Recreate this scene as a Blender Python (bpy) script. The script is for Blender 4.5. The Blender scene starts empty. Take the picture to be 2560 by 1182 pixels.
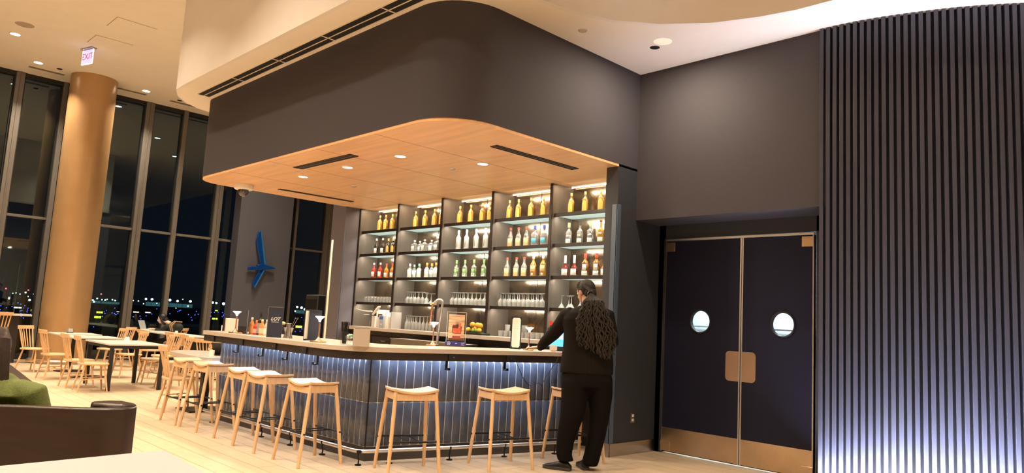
import bpy, math, random
from mathutils import Vector, Matrix
random.seed(7)
S = bpy.context.scene
COL = S.collection
PI = math.pi

# ------------------------------------------------------------------ camera, world, light
H = 1.42
FPX = 1823.765
YAW, PITCH, ROLL = math.radians(45.796), math.radians(6.811), math.radians(3.131)
_f = Vector((math.cos(PITCH)*math.cos(YAW), math.cos(PITCH)*math.sin(YAW), math.sin(PITCH)))
_r0 = Vector((math.sin(YAW), -math.cos(YAW), 0))
_u0 = _r0.cross(_f)
_r = _r0*math.cos(ROLL) + _u0*math.sin(ROLL)
_u = -_r0*math.sin(ROLL) + _u0*math.cos(ROLL)
CAM = Vector((0, 0, H))
cd = bpy.data.cameras.new('camera'); cam = bpy.data.objects.new('camera', cd); COL.objects.link(cam)
m = Matrix((_r, _u, -_f)).transposed().to_4x4(); m.translation = CAM
cam.matrix_world = m
cd.sensor_width = 36; cd.lens = FPX/2560*36; cd.clip_start = .05; cd.clip_end = 9000
S.camera = cam

def ray(px, py): return _f + _r*((px-1280)/FPX) - _u*((py-591)/FPX)
def Zp(px, py, z=0.):                       # survey helpers: a sight line met with a horizontal plane ...
    d = ray(px, py); return CAM + d*((z-H)/d.z)
def Xp(px, py, x): d = ray(px, py); return CAM + d*(x/d.x)      # ... a plane of constant x ...
def Yp(px, py, y): d = ray(px, py); return CAM + d*(y/d.y)      # ... or of constant y
FH = Vector((math.cos(YAW), math.sin(YAW), 0)); RH = Vector((math.sin(YAW), -math.cos(YAW), 0))
def Qp(px, py, dh): d = ray(px, py); return CAM + d*(dh/d.dot(FH))

w = bpy.data.worlds.new('night'); S.world = w; w.use_nodes = True
w.node_tree.nodes['Background'].inputs[0].default_value = (.010, .014, .022, 1)
w.node_tree.nodes['Background'].inputs[1].default_value = .35
S.view_settings.view_transform = 'Standard'; S.view_settings.look = 'None'
S.view_settings.exposure = 0.36; S.view_settings.gamma = 1.0
S.view_settings.use_curve_mapping = False
S.cycles.use_denoising = True
S.cycles.max_bounces = 10; S.cycles.diffuse_bounces = 5; S.cycles.glossy_bounces = 4
S.cycles.transmission_bounces = 8; S.cycles.transparent_max_bounces = 12
S.cycles.caustics_reflective = False; S.cycles.caustics_refractive = False
S.cycles.sample_clamp_indirect = 6.0

WARM = (1.0, .82, .60); WARMER = (1.0, .66, .36); COOL = (.72, .82, 1.0)
def area(name, loc, size, power, color, direction=(0, 0, -1), sy=None, shape=None, spread=PI):
    l = bpy.data.lights.new(name, 'AREA'); l.energy = power; l.color = color; l.size = size; l.spread = spread
    if sy: l.shape = 'RECTANGLE'; l.size_y = sy
    if shape: l.shape = shape
    o = bpy.data.objects.new(name, l); COL.objects.link(o); o.location = loc
    o.rotation_euler = Vector(direction).to_track_quat('-Z', 'Y').to_euler()
    o.visible_camera = False
    return o
ZH = 6.62          # high ceiling
ZB = 4.53          # lowered ceiling ring around the bar
ZS = 3.32          # timber soffit over the bar
# the hall's ceiling downlights (three in view; the rest unseen, added for general light)
DL_SEEN = [(2.54, 17.14), (3.28, 18.8), (5.6, 18.95)]
DL_ADDED = [(.2, 2.2), (1.4, 4.4), (-.6, 5.2), (.8, 8.2), (1.6, 7.2), (1.6, 10.6), (-.6, 11.4), (.8, 14.4), (9.0, 13.6), (8.6, 17.6),
           (3.4, 1.2), (-2.2, 8), (2.3, 13.6), (6.2, 14.6), (6.6, 12.8), (7.6, 16.0), (0.2, 17.2), (4.6, -.6), (-2.6, 1.6), (1.6, -2.0)]
DLP = 76
for (x, y) in DL_SEEN + DL_ADDED:
    area('downlight_lamp', (x, y, ZH-.06), .22, DLP, WARM, shape='DISK', spread=math.radians(115))
# daylight-white LED wash at the foot of the slatted wall, and under the bar top
for (lx, ly, ln, ang) in ((6.93, 2.62, .75, 0), (7.04, 1.98, .7, 12), (7.36, 1.36, .7, 35), (7.85, .78, .6, 45)):
    a_ = math.radians(ang); o = area('slat_wash_lamp', (lx, ly, .05), .03, 38, (.74, .79, 1.0), (0, 0, 1), ln, spread=math.radians(95))
    o.rotation_euler = (Matrix.Rotation(a_, 3, 'Z') @ Matrix.Rotation(math.radians(24), 3, 'Y') @ Matrix.Rotation(PI, 3, 'Y')).to_euler()
# ------------------------------------------------------------------ materials
MATS = {}
def mat(name, col=(.5,.5,.5), rough=.5, metal=0, trans=0, ior=1.45, emit=None, es=0, coat=0, alpha=1, spec=.5, noise=0, nscale=20, bump=0, stretch=(1,1,1), col2=None, detail=3, distort=0):
    if name in MATS: return MATS[name]
    mt = bpy.data.materials.new(name); mt.use_nodes = True; nt = mt.node_tree
    b = nt.nodes['Principled BSDF']
    b.inputs['Base Color'].default_value = (*col, 1); b.inputs['Roughness'].default_value = rough
    b.inputs['Metallic'].default_value = metal; b.inputs['Transmission Weight'].default_value = trans
    b.inputs['IOR'].default_value = ior; b.inputs['Coat Weight'].default_value = coat
    b.inputs['Specular IOR Level'].default_value = spec; b.inputs['Alpha'].default_value = alpha
    if emit: b.inputs['Emission Color'].default_value = (*emit, 1); b.inputs['Emission Strength'].default_value = es
    if noise or bump or col2:
        tc = nt.nodes.new('ShaderNodeTexCoord'); mp = nt.nodes.new('ShaderNodeMapping'); mp.inputs['Scale'].default_value = stretch
        nz = nt.nodes.new('ShaderNodeTexNoise'); nz.inputs['Scale'].default_value = nscale; nz.inputs['Detail'].default_value = detail
        nz.inputs['Distortion'].default_value = distort
        nt.links.new(tc.outputs['Object'], mp.inputs[0]); nt.links.new(mp.outputs[0], nz.inputs['Vector'])
        if noise or col2:
            c2 = col2 or tuple(min(1, c*(1-noise)) for c in col)
            mx = nt.nodes.new('ShaderNodeMix'); mx.data_type = 'RGBA'
            mx.inputs[6].default_value = (*col, 1); mx.inputs[7].default_value = (*c2, 1)
            mr = nt.nodes.new('ShaderNodeMapRange'); mr.inputs[1].default_value = .35; mr.inputs[2].default_value = .65
            nt.links.new(nz.outputs[0], mr.inputs[0]); nt.links.new(mr.outputs[0], mx.inputs[0]); nt.links.new(mx.outputs[2], b.inputs['Base Color'])
        if bump:
            bp = nt.nodes.new('ShaderNodeBump'); bp.inputs['Strength'].default_value = bump; bp.inputs['Distance'].default_value = .01
            nt.links.new(nz.outputs[0], bp.inputs['Height']); nt.links.new(bp.outputs[0], b.inputs['Normal'])
    MATS[name] = mt; return mt

M = dict(
 ceil=mat('painted_ceiling', (.80,.74,.66), .9, noise=.03, nscale=3),
 bulk=mat('painted_bulkhead', (.74,.71,.67), .85, noise=.03, nscale=3),
 dark=mat('charcoal_vinyl_wall', (.058,.053,.062), .75, noise=.12, nscale=160, bump=.15, spec=.3),
 darkpl=mat('plum_grey_wall', (.12,.11,.13), .6, noise=.12, nscale=160, bump=.2),
 navy=mat('navy_wall', (.036,.039,.048), .6, noise=.1, nscale=160, bump=.15, spec=.35),
 slat=mat('blue_black_slats', (.046,.048,.070), .42, noise=.1, nscale=9, stretch=(1,1,.1)),
 slatback=mat('slat_backing', (.006,.006,.009), .8),
 veneer=mat('maple_veneer', (.86,.52,.28), .32, noise=.16, nscale=3, stretch=(4,.3,1), detail=6),
 stone=mat('taupe_quartz', (.50,.43,.37), .28, noise=.10, nscale=120),
 apron=mat('black_brown_laminate', (.022,.016,.013), .45, noise=.2, nscale=20),
 plinth=mat('dark_plinth', (.05,.042,.038), .45),
 tile=mat('blue_glazed_tile', (.062,.080,.125), .2, coat=.5, noise=.35, nscale=9, stretch=(1,1,.6)),
 grout=mat('pale_grout', (.46,.47,.49), .6),
 beech=mat('beech_wood', (.68,.44,.24), .42, noise=.14, nscale=14, stretch=(5,5,.6), detail=5),
 beech2=mat('beech_seat', (.66,.44,.25), .40, noise=.16, nscale=10, stretch=(.6,5,5), detail=5),
 blackm=mat('black_metal', (.012,.012,.013), .35, metal=.6),
 black=mat('black_plastic', (.010,.010,.011), .5),
 chrome=mat('chrome', (.72,.70,.68), .33, metal=1),
 steel=mat('brushed_steel', (.50,.46,.42), .30, metal=1, noise=.15, nscale=6, stretch=(1,1,30)),
 bronze=mat('satin_bronze', (.66,.50,.35), .32, metal=1, noise=.12, nscale=5),
 brass=mat('brass', (.85,.52,.20), .25, metal=1),
 copper=mat('copper', (.80,.42,.28), .22, metal=1),
 column=mat('bronze_column_paint', (.50,.31,.15), .34, metal=.45, noise=.05, nscale=4),
 mull=mat('aluminium_mullion', (.16,.145,.13), .45, metal=.3),
 mulld=mat('dark_gasket', (.012,.012,.012), .6),
 shelfw=mat('dark_shelf_wood', (.016,.010,.008), .4),
 divide=mat('bronze_divider', (.135,.112,.095), .42, metal=.2, noise=.08, nscale=5, stretch=(6,1,.3)),
 mirror=mat('antique_bronze_mirror', (.30,.235,.17), .16, metal=.95, noise=.35, nscale=2.4, bump=.25, distort=1.5),
 litglass=mat('lit_glass_shelf', (.6,.75,.72), .3, emit=(.62,.82,.76), es=.42),
 strip=mat('warm_led_strip', (1,.8,.6), .5, emit=(1.0,.84,.62), es=7),
 coolstrip=mat('cool_led_strip', (1,1,1), .5, emit=(.80,.88,1.0), es=22),
 lamp=mat('lamp_glow', (1,1,1), .5, emit=(1.0,.93,.86), es=9),
 dlwhite=mat('downlight_glow', (1,1,1), .5, emit=(.92,.95,1.0), es=14),
 dlwarm=mat('warm_downlight_glow', (1,1,1), .5, emit=(1.0,.93,.80), es=9),
 doorm=mat('navy_door_laminate', (.011,.012,.028), .5, noise=.1, nscale=60, spec=.2),
 white=mat('white_plastic', (.78,.76,.72), .4),
 paper=mat('cream_paper', (.80,.74,.62), .7),
 kitchen=mat('kitchen_white', (.62,.70,.72), .5),
 tabletop=mat('pale_laminate', (.58,.56,.50), .3, noise=.04, nscale=40),
 tabledge=mat('table_edge', (.55,.48,.38), .4),
 dkwood=mat('dark_walnut', (.032,.016,.010), .36, noise=.3, nscale=5, stretch=(1,1,6), detail=6),
 skin=mat('skin', (.48,.27,.19), .5, noise=.05, nscale=30),
 skinp=mat('skin_pale', (.72,.48,.38), .5),
 suit=mat('black_suit_cloth', (.010,.008,.0075), .8, noise=.3, nscale=200, bump=.2, spec=.12),
 trous=mat('black_trouser_cloth', (.007,.0055,.005), .85, noise=.3, nscale=200, bump=.2, spec=.08),
 shoe=mat('black_shoe_leather', (.010,.008,.007), .38, spec=.3),
 sole=mat('grey_rubber_sole', (.035,.030,.027), .6),
 dread=mat('dark_brown_locs', (.020,.0115,.007), .65, noise=.5, nscale=60, bump=.6),
 hair=mat('black_hair', (.012,.009,.008), .42, noise=.3, nscale=90),
 hairb=mat('brown_hair', (.035,.02,.014), .45, noise=.4, nscale=60, stretch=(3,3,.3)),
 green=mat('olive_green_cloth', (.105,.125,.028), .85, noise=.2, nscale=120, bump=.25),
 blackcl=mat('black_cloth', (.010,.010,.012), .85),
 blue=mat('cobalt_blue_metal', (.008,.075,.36), .22, metal=.5, coat=.5),
 navycard=mat('navy_card', (.022,.030,.055), .5),
 cobalt=mat('cobalt_base', (.03,.03,.22), .35),
 ltext=mat('white_print', (.85,.84,.80), .5),
 clearg=mat('clear_glass', (.97,.98,.98), .03, trans=1, ior=1.45),
 screen=mat('screen_glow', (.1,.3,.6), .3, emit=(.03,.38,.85), es=1.3),
)
def glassmat(name, col, diff=.25, rough=.05, ior=1.40):
    return mat(name, col, rough, trans=1-diff, ior=ior)
G_amber = glassmat('amber_spirit', (.95,.50,.10), .35)
G_dkamber = glassmat('dark_amber_spirit', (.70,.26,.05), .35)
G_clear = glassmat('clear_spirit', (.93,.95,.93), .22)
G_frost = mat('frosted_glass', (.86,.86,.84), .4, trans=.35)
G_dark = mat('dark_bottle_glass', (.035,.02,.015), .12, trans=.2, coat=.5)
G_red = glassmat('red_bitter', (.85,.05,.03), .45)
G_orange = glassmat('orange_bitter', (.95,.35,.05), .45)
G_green = glassmat('pale_green_spirit', (.70,.85,.60), .25)
G_pink = glassmat('wine_red_spirit', (.40,.04,.03), .4)
G_ware = glassmat('glassware', (.96,.97,.96), .30, .06, 1.35)
L_yel = mat('yellow_label', (.90,.62,.16), .6); L_white = mat('white_label', (.86,.83,.76), .6)
L_or = mat('peach_label', (.88,.55,.27), .6); L_blue = mat('light_blue_label', (.10,.50,.72), .6)
L_grn = mat('green_label', (.22,.42,.16), .6); L_blk = mat('grey_label', (.30,.28,.26), .6)
C_gold = mat('gold_cap', (.80,.58,.25), .35, metal=.5); C_white = mat('cream_cap', (.85,.78,.64), .5)
C_black = mat('black_cap', (.02,.018,.016), .4); C_red = mat('red_cap', (.55,.06,.04), .4)
C_green = mat('green_cap', (.20,.40,.16), .4); C_blue = mat('blue_cap', (.05,.06,.22), .4); C_teal = mat('teal_cap', (.25,.55,.45), .5)
C_or = mat('orange_cap', (.85,.35,.08), .5)

def floor_material():
    mt = bpy.data.materials.new('wood_look_floor_tile'); mt.use_nodes = True; nt = mt.node_tree; b = nt.nodes['Principled BSDF']
    tc = nt.nodes.new('ShaderNodeTexCoord'); mp = nt.nodes.new('ShaderNodeMapping'); mp.inputs['Rotation'].default_value[2] = math.radians(90)
    br = nt.nodes.new('ShaderNodeTexBrick'); br.inputs['Scale'].default_value = 1
    br.inputs['Brick Width'].default_value = 1.2; br.inputs['Row Height'].default_value = .2; br.inputs['Mortar Size'].default_value = .0035
    br.inputs['Color1'].default_value = (.60,.465,.32,1); br.inputs['Color2'].default_value = (.53,.41,.28,1); br.inputs['Mortar'].default_value = (.22,.155,.095,1)
    br.offset = .37
    nt.links.new(tc.outputs['Object'], mp.inputs[0]); nt.links.new(mp.outputs[0], br.inputs['Vector'])
    nz = nt.nodes.new('ShaderNodeTexNoise'); mp2 = nt.nodes.new('ShaderNodeMapping'); mp2.inputs['Scale'].default_value = (14, 1.2, 1)
    nz.inputs['Scale'].default_value = 3; nz.inputs['Detail'].default_value = 6
    nt.links.new(tc.outputs['Object'], mp2.inputs[0]); nt.links.new(mp2.outputs[0], nz.inputs['Vector'])
    mx = nt.nodes.new('ShaderNodeMix'); mx.data_type = 'RGBA'; mx.blend_type = 'MULTIPLY'; mx.inputs[0].default_value = .35
    cr = nt.nodes.new('ShaderNodeMapRange'); cr.inputs[1].default_value = .3; cr.inputs[2].default_value = .7; cr.inputs[3].default_value = .78; cr.inputs[4].default_value = 1.08
    nt.links.new(nz.outputs[0], cr.inputs[0]); nt.links.new(br.outputs['Color'], mx.inputs[6]); nt.links.new(cr.outputs[0], mx.inputs[7])
    nt.links.new(mx.outputs[2], b.inputs['Base Color'])
    b.inputs['Roughness'].default_value = .34; b.inputs['Specular IOR Level'].default_value = .45
    bp = nt.nodes.new('ShaderNodeBump'); bp.inputs['Strength'].default_value = .12; bp.inputs['Distance'].default_value = .003
    nt.links.new(br.outputs['Fac'], bp.inputs['Height']); bp.invert = True; nt.links.new(bp.outputs[0], b.inputs['Normal'])
    return mt
M['floor'] = floor_material()
def window_glass():
    mt = bpy.data.materials.new('window_glass'); mt.use_nodes = True; nt = mt.node_tree; nt.nodes.clear()
    out = nt.nodes.new('ShaderNodeOutputMaterial'); mx = nt.nodes.new('ShaderNodeMixShader'); t = nt.nodes.new('ShaderNodeBsdfTransparent')
    g = nt.nodes.new('ShaderNodeBsdfGlossy'); g.inputs['Roughness'].default_value = .015; g.inputs[0].default_value = (.85, 1, .9, 1)
    t.inputs[0].default_value = (.82, .88, .88, 1)
    fr = nt.nodes.new('ShaderNodeFresnel'); ge = nt.nodes.new('ShaderNodeNewGeometry'); mi = nt.nodes.new('ShaderNodeMix')
    mi.inputs[2].default_value = 1.72; mi.inputs[3].default_value = 1/1.72
    nt.links.new(ge.outputs['Backfacing'], mi.inputs[0]); nt.links.new(mi.outputs[0], fr.inputs[0])
    nt.links.new(fr.outputs[0], mx.inputs[0]); nt.links.new(t.outputs[0], mx.inputs[1]); nt.links.new(g.outputs[0], mx.inputs[2])
    nt.links.new(mx.outputs[0], out.inputs[0]); return mt
M['win'] = window_glass()
def thin_glass(name, tint=(.97,.98,.98), k=1.45):
    mt = bpy.data.materials.new(name); mt.use_nodes = True; nt = mt.node_tree; nt.nodes.clear()
    out = nt.nodes.new('ShaderNodeOutputMaterial'); mx = nt.nodes.new('ShaderNodeMixShader'); t = nt.nodes.new('ShaderNodeBsdfTransparent')
    g = nt.nodes.new('ShaderNodeBsdfGlossy'); g.inputs['Roughness'].default_value = .03
    t.inputs[0].default_value = (*tint, 1); fr = nt.nodes.new('ShaderNodeFresnel'); ge = nt.nodes.new('ShaderNodeNewGeometry'); mi = nt.nodes.new('ShaderNodeMix')
    mi.inputs[2].default_value = k; mi.inputs[3].default_value = 1/k
    nt.links.new(ge.outputs['Backfacing'], mi.inputs[0]); nt.links.new(mi.outputs[0], fr.inputs[0])
    nt.links.new(fr.outputs[0], mx.inputs[0]); nt.links.new(t.outputs[0], mx.inputs[1]); nt.links.new(g.outputs[0], mx.inputs[2])
    nt.links.new(mx.outputs[0], out.inputs[0]); return mt
M['acrylic'] = thin_glass('clear_acrylic')

# ------------------------------------------------------------------ mesh building
class MB:
    def __init__(s): s.v = []; s.f = []
    def add(s, vs, fs):
        n = len(s.v); s.v += [tuple(v) for v in vs]; s.f += [tuple(i+n for i in f) for f in fs]; return s
    def bb(s, x0, x1, y0, y1, z0, z1):
        return s.add([(x0,y0,z0),(x1,y0,z0),(x1,y1,z0),(x0,y1,z0),(x0,y0,z1),(x1,y0,z1),(x1,y1,z1),(x0,y1,z1)],
                     [(3,2,1,0),(4,5,6,7),(0,1,5,4),(1,2,6,5),(2,3,7,6),(3,0,4,7)])
    def box(s, c, d, rz=0, M3=None):
        c = Vector(c); R = M3 or Matrix.Rotation(rz, 3, 'Z'); vs = []
        for z in (-1, 1):
            for (x, y) in ((-1,-1),(1,-1),(1,1),(-1,1)): vs.append(c + R @ Vector((x*d[0]/2, y*d[1]/2, z*d[2]/2)))
        return s.add(vs, [(3,2,1,0),(4,5,6,7),(0,1,5,4),(1,2,6,5),(2,3,7,6),(3,0,4,7)])
    def prism(s, poly, z0, z1):
        n = len(poly)
        a = sum(poly[i][0]*poly[(i+1)%n][1]-poly[(i+1)%n][0]*poly[i][1] for i in range(n))
        if a < 0: poly = poly[::-1]
        vs = [(p[0],p[1],z0) for p in poly] + [(p[0],p[1],z1) for p in poly]
        return s.add(vs, [tuple(range(n-1,-1,-1)), tuple(range(n,2*n))] + [(i,(i+1)%n,n+(i+1)%n,n+i) for i in range(n)])
    def tube(s, pts, r, n=10, closed=False):
        pts = [Vector(p) for p in pts]; k = len(pts); rs = r if isinstance(r, (list, tuple)) else [r]*k
        up = None; vs = []
        for i, p in enumerate(pts):
            if closed: t = pts[(i+1)%k]-pts[i-1]
            else: t = pts[min(i+1,k-1)]-pts[max(i-1,0)]
            t.normalize()
            if up is None:
                a = Vector((0,0,1)) if abs(t.z) < .9 else Vector((1,0,0)); up = (a - t*a.dot(t)).normalized()
            else:
                up = (up - t*up.dot(t)); up = up.normalized() if up.length > 1e-6 else t.orthogonal().normalized()
            sd = t.cross(up)
            for j in range(n):
                a = 2*PI*j/n; vs.append(p + (up*math.cos(a)+sd*math.sin(a))*rs[i])
        fs = []
        for i in range(k if closed else k-1):
            i2 = (i+1)%k
            for j in range(n): fs.append((i*n+j, i*n+(j+1)%n, i2*n+(j+1)%n, i2*n+j))
        if not closed: fs += [tuple(range(n-1,-1,-1)), tuple((k-1)*n+j for j in range(n))]
        return s.add(vs, fs)
    def lathe(s, prof, n=20, c=(0,0,0), cap=True):
        vs = []; k = len(prof)
        for (r, z) in prof:
            for j in range(n): a = 2*PI*j/n; vs.append((c[0]+r*math.cos(a), c[1]+r*math.sin(a), c[2]+z))
        fs = [(i*n+j, i*n+(j+1)%n, (i+1)*n+(j+1)%n, (i+1)*n+j) for i in range(k-1) for j in range(n)]
        if cap: fs += [tuple(range(n-1,-1,-1)), tuple((k-1)*n+j for j in range(n))]
        return s.add(vs, fs)
    def ell(s, c, r, nu=14, nv=9, M3=None):
        c = Vector(c); vs = []; R = M3 or Matrix.Identity(3)
        for i in range(nv+1):
            th = PI*i/nv
            for j in range(nu):
                a = 2*PI*j/nu
                vs.append(c + R @ Vector((r[0]*math.sin(th)*math.cos(a), r[1]*math.sin(th)*math.sin(a), -r[2]*math.cos(th))))
        fs = [(i*nu+j, i*nu+(j+1)%nu, (i+1)*nu+(j+1)%nu, (i+1)*nu+j) for i in range(nv) for j in range(nu)]
        return s.add(vs, fs)
    def loft(s, rings, n=20, ax=None, ay=None):          # rings: (centre, ru, rv); ellipses spanned by ax, ay
        ax = ax or RH; ay = ay or FH; vs = []; k = len(rings)
        for (c, ru, rv) in rings:
            c = Vector(c)
            for j in range(n): a = 2*PI*j/n; vs.append(c + ax*ru*math.cos(a) + ay*rv*math.sin(a))
        fs = [(i*n+j, i*n+(j+1)%n, (i+1)*n+(j+1)%n, (i+1)*n+j) for i in range(k-1) for j in range(n)]
        fs += [tuple(range(n-1,-1,-1)), tuple((k-1)*n+j for j in range(n))]
        return s.add(vs, fs)
    def mesh(s, name, mt, angle=35):
        me = bpy.data.meshes.new(name); me.from_pydata(s.v, [], s.f)
        if mt: me.materials.append(mt)
        me.validate(); me.update()
        import bmesh
        bm = bmesh.new(); bm.from_mesh(me); bmesh.ops.remove_doubles(bm, verts=bm.verts, dist=1e-6)
        bmesh.ops.recalc_face_normals(bm, faces=bm.faces); bm.to_mesh(me); bm.free()
        me.shade_smooth(); me.set_sharp_from_angle(angle=math.radians(angle))
        return me
    def build(s, name, mt, parent=None, loc=None, rz=0, bevel=0, angle=35):
        o = bpy.data.objects.new(name, s.mesh(name, mt, angle)); COL.objects.link(o)
        if parent: o.parent = parent
        if loc is not None: o.location = loc
        if rz: o.rotation_euler.z = rz
        if bevel:
            b = o.modifiers.new('bevel', 'BEVEL'); b.width = bevel; b.segments = 2; b.limit_method = 'ANGLE'; b.angle_limit = math.radians(40)
        return o
def tag(o, label=None, cat=None, group=None, kind=None):
    if label: o['label'] = label
    if cat: o['category'] = cat
    if group: o['group'] = group
    if kind: o['kind'] = kind
    return o
def thing(name, label, cat, loc=(0,0,0), rz=0, group=None):
    o = bpy.data.objects.new(name, None); COL.objects.link(o); o.location = loc; o.rotation_euler.z = rz; o.empty_display_size = .1
    return tag(o, label, cat, group)
def struct(o, label=None):
    return tag(o, label, kind='structure')
def kids(o): return [c for c in COL.objects if c.parent == o]
def dup(root, loc, rz, label=None, group=None):
    r = root.copy(); COL.objects.link(r); r.location = loc; r.rotation_euler.z = rz
    if label: r['label'] = label
    if group: r['group'] = group
    for ch in TREE[root.name]:
        c = ch[0].copy(); COL.objects.link(c); c.parent = r
        for g in ch[1]:
            d = g.copy(); COL.objects.link(d); d.parent = c
    return r
TREE = {}
def remember(root):
    TREE[root.name] = [(c, kids(c)) for c in kids(root)]; return root
def fuse(o, voxel, it=4, fac=.5):
    r = o.modifiers.new('fuse', 'REMESH'); r.mode = 'VOXEL'; r.voxel_size = voxel; r.use_smooth_shade = True
    sm = o.modifiers.new('smooth', 'SMOOTH'); sm.iterations = it; sm.factor = fac
    return o
def text(name, body, size, mt, mw, parent=None, align='CENTER', extrude=.0004, shear=0, bold=0):
    c = bpy.data.curves.new(name, 'FONT'); c.body = body; c.size = size; c.align_x = align; c.align_y = 'CENTER'; c.extrude = extrude
    c.shear = shear; c.offset = bold; c.materials.append(mt); o = bpy.data.objects.new(name, c); COL.objects.link(o)
    bpy.context.view_layer.update()
    me = bpy.data.meshes.new_from_object(o.evaluated_get(bpy.context.evaluated_depsgraph_get()))
    bpy.data.objects.remove(o); o = bpy.data.objects.new(name, me); COL.objects.link(o)
    if parent: o.parent = parent
    o.matrix_local = mw; return o
def frame(origin, xdir, ydir):               # matrix with local x, y, z = x cross y
    x = Vector(xdir).normalized(); y = Vector(ydir).normalized(); z = x.cross(y)
    mm = Matrix((x, y, z)).transposed().to_4x4(); mm.translation = Vector(origin); return mm
def arc(cx, cy, r, a0, a1, n=10):
    return [(cx+r*math.cos(math.radians(a0+(a1-a0)*i/n)), cy+r*math.sin(math.radians(a0+(a1-a0)*i/n))) for i in range(n+1)]
# ------------------------------------------------------------------ room shell
YW = 20.0                                   # window wall
struct(MB().bb(-6.5, 13.2, -4.5, 20.3, -.12, 0).build('floor', M['floor']), 'pale wood-look plank tile floor')
struct(MB().bb(-6.5, 13.2, -4.5, 20.3, ZH, ZH+.1).build('ceiling', M['ceil']), 'high cream painted ceiling')
struct(MB().bb(-6.6, -6.5, -4.5, 20.3, 0, ZH).build('wall_left', M['bulk']), 'pale wall on the far left side')
struct(MB().bb(-6.5, 13.2, -4.6, -4.5, 0, ZH).build('wall_rear', M['bulk']), 'pale wall behind the viewer')
struct(MB().bb(13.2, 13.3, 11, 20.3, 0, ZH).build('wall_far', M['dark']), 'dark wall at the far end of the lounge')

# lowered ceiling ring with its curved vertical face
outer = [(3.64, 5.9)] + [(3.70,5.55),(3.84,5.22),(4.06,4.98),(4.38,4.82),(4.755,4.752),(5.134,4.69),(5.6,4.50),(6.0,4.166),(6.30,3.72),(6.45,3.3),(6.52,2.95),(6.53,2.5),(6.60,1.9),(6.80,1.2),(7.15,.5),(7.7,-.2),(8.4,-.9)]
far = [(3.64,10.55),(3.655,10.85),(3.78,11.15),(4.0,11.42),(4.23,11.57),(4.55,11.66),(5.0,11.68),(7.62,11.68)]
und = outer[::-1] + far + [(7.62, 11.2), (7.7, 11.0), (8.9, 11.0), (9.0,-.9)]
struct(MB().prism(und, ZB, ZB+.05).build('ceiling_lower_ring', M['ceil']), 'lower cream ceiling band around the bar')
bl = outer[::-1] + far
ribs = []
vs = [(x, y, ZB) for x, y in bl] + [(x, y, ZH) for x, y in bl]
# inner offset for thickness
off = []
for i, (x, y) in enumerate(bl):
    a = Vector(bl[max(i-1,0)]); b = Vector(bl[min(i+1,len(bl)-1)]); t = (b-a).normalized(); nrm = Vector((-t.y, t.x)); off.append((x+nrm.x*.05, y+nrm.y*.05))
n = len(bl)
vs += [(x, y, ZB) for x, y in off] + [(x, y, ZH) for x, y in off]
fs = []
for i in range(n-1):
    fs += [(i, i+1, n+i+1, n+i), (2*n+i+1, 2*n+i, 3*n+i, 3*n+i+1), (i+1, i, 2*n+i, 2*n+i+1), (n+i, n+i+1, 3*n+i+1, 3*n+i)]
fs += [(0, n, 3*n, 2*n), (n-1, 3*n-1, 4*n-1, 2*n-1)]
struct(MB().add(vs, fs).build('wall_bulkhead', M['bulk'], angle=50), 'curved white bulkhead face hanging from the high ceiling')

# charcoal soffit block over the bar, with the timber underside
sof = [(7.62,5.30),(7.62,11.27)] + arc(4.54,10.87,.40,90,180,8) + arc(4.69,5.72,.55,180,270,12) + [(6.72,5.17),(7.62,5.17)]
struct(MB().prism(sof, ZS+.03, ZB).build('wall_soffit', M['dark'], angle=40), 'charcoal soffit block with rounded corners above the bar')
def inset(poly, d):
    c = Vector((sum(p[0] for p in poly)/len(poly), sum(p[1] for p in poly)/len(poly)))
    return [(c.x+(p[0]-c.x)*(1-d), c.y+(p[1]-c.y)*(1-d)) for p in poly]
sof2 = [(7.60,5.35),(7.60,11.25)] + arc(4.545,10.865,.40,90,180,8) + arc(4.695,5.725,.55,180,270,12) + [(6.72,5.175),(6.72,5.35)]
vo = MB().prism(sof2, ZS, ZS+.03).build('ceiling_bar', M['veneer'], angle=40)
struct(vo, 'orange maple veneer ceiling over the bar')
for yy in (6.42, 7.62, 8.82, 10.02):
    o = MB().bb(4.145, 7.5, yy-.003, yy+.003, ZS-.0015, ZS+.001).build('ceiling_joint', mat('veneer_seam', (.42,.24,.12), .6), vo)

# door wall
XD = 7.59; XU = 7.077
zl = 2.727
struct(MB().bb(XU, XU+.9, 2.9, 5.17, zl, ZB).build('wall_upper', M['dark']), 'charcoal wall above the double doors')
struct(MB().bb(XU+.9-.3, XU+.95, 2.0, 2.92, 0, ZB).build('wall_right', M['dark']), 'dark wall behind the slats')
struct(MB().bb(6.715, XD, 5.17, 5.35, 0, ZS).bb(XD, XD+.5, 5.10, 5.35, 0, ZS).build('wall_pillar', M['navy']), 'navy wall beside the bar')
struct(MB().bb(XD-.0, XD+.14, 5.075, 5.19, 0, zl).bb(XD, XD+.14, 2.9, 5.19, 2.56, zl).bb(XD-.0, XD+.14, 2.9, 3.22, 0, zl).build('door_frame', M['navy'], bevel=.004), 'navy painted frame round the double doors')
struct(MB().bb(6.697, 6.715, 5.155, 5.235, .145, 2.87).bb(6.697, 6.765, 5.152, 5.17, .145, 2.87).build('trim_2', mat('blue_grey_corner_guard', (.07,.10,.15), .4), bevel=.003), 'blue-grey corner guard on the navy wall')
struct(MB().bb(6.70, XD-.002, 5.154, 5.17, 0, .143).bb(6.697, 6.715, 5.154, 5.36, 0, .143).build('baseboard_pillar', M['steel'], bevel=.002), 'brushed metal skirting')
# behind the shelves
struct(MB().bb(7.60, 7.72, 5.35, 11.2, 0, ZS+.5).build('wall_bar', M['dark']), 'dark wall behind the shelves')
struct(MB().bb(6.79, 7.72, 11.22, 11.66, 0, ZB).build('wall_end', M['darkpl']), 'plum-grey wall end beside the shelves')

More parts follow.
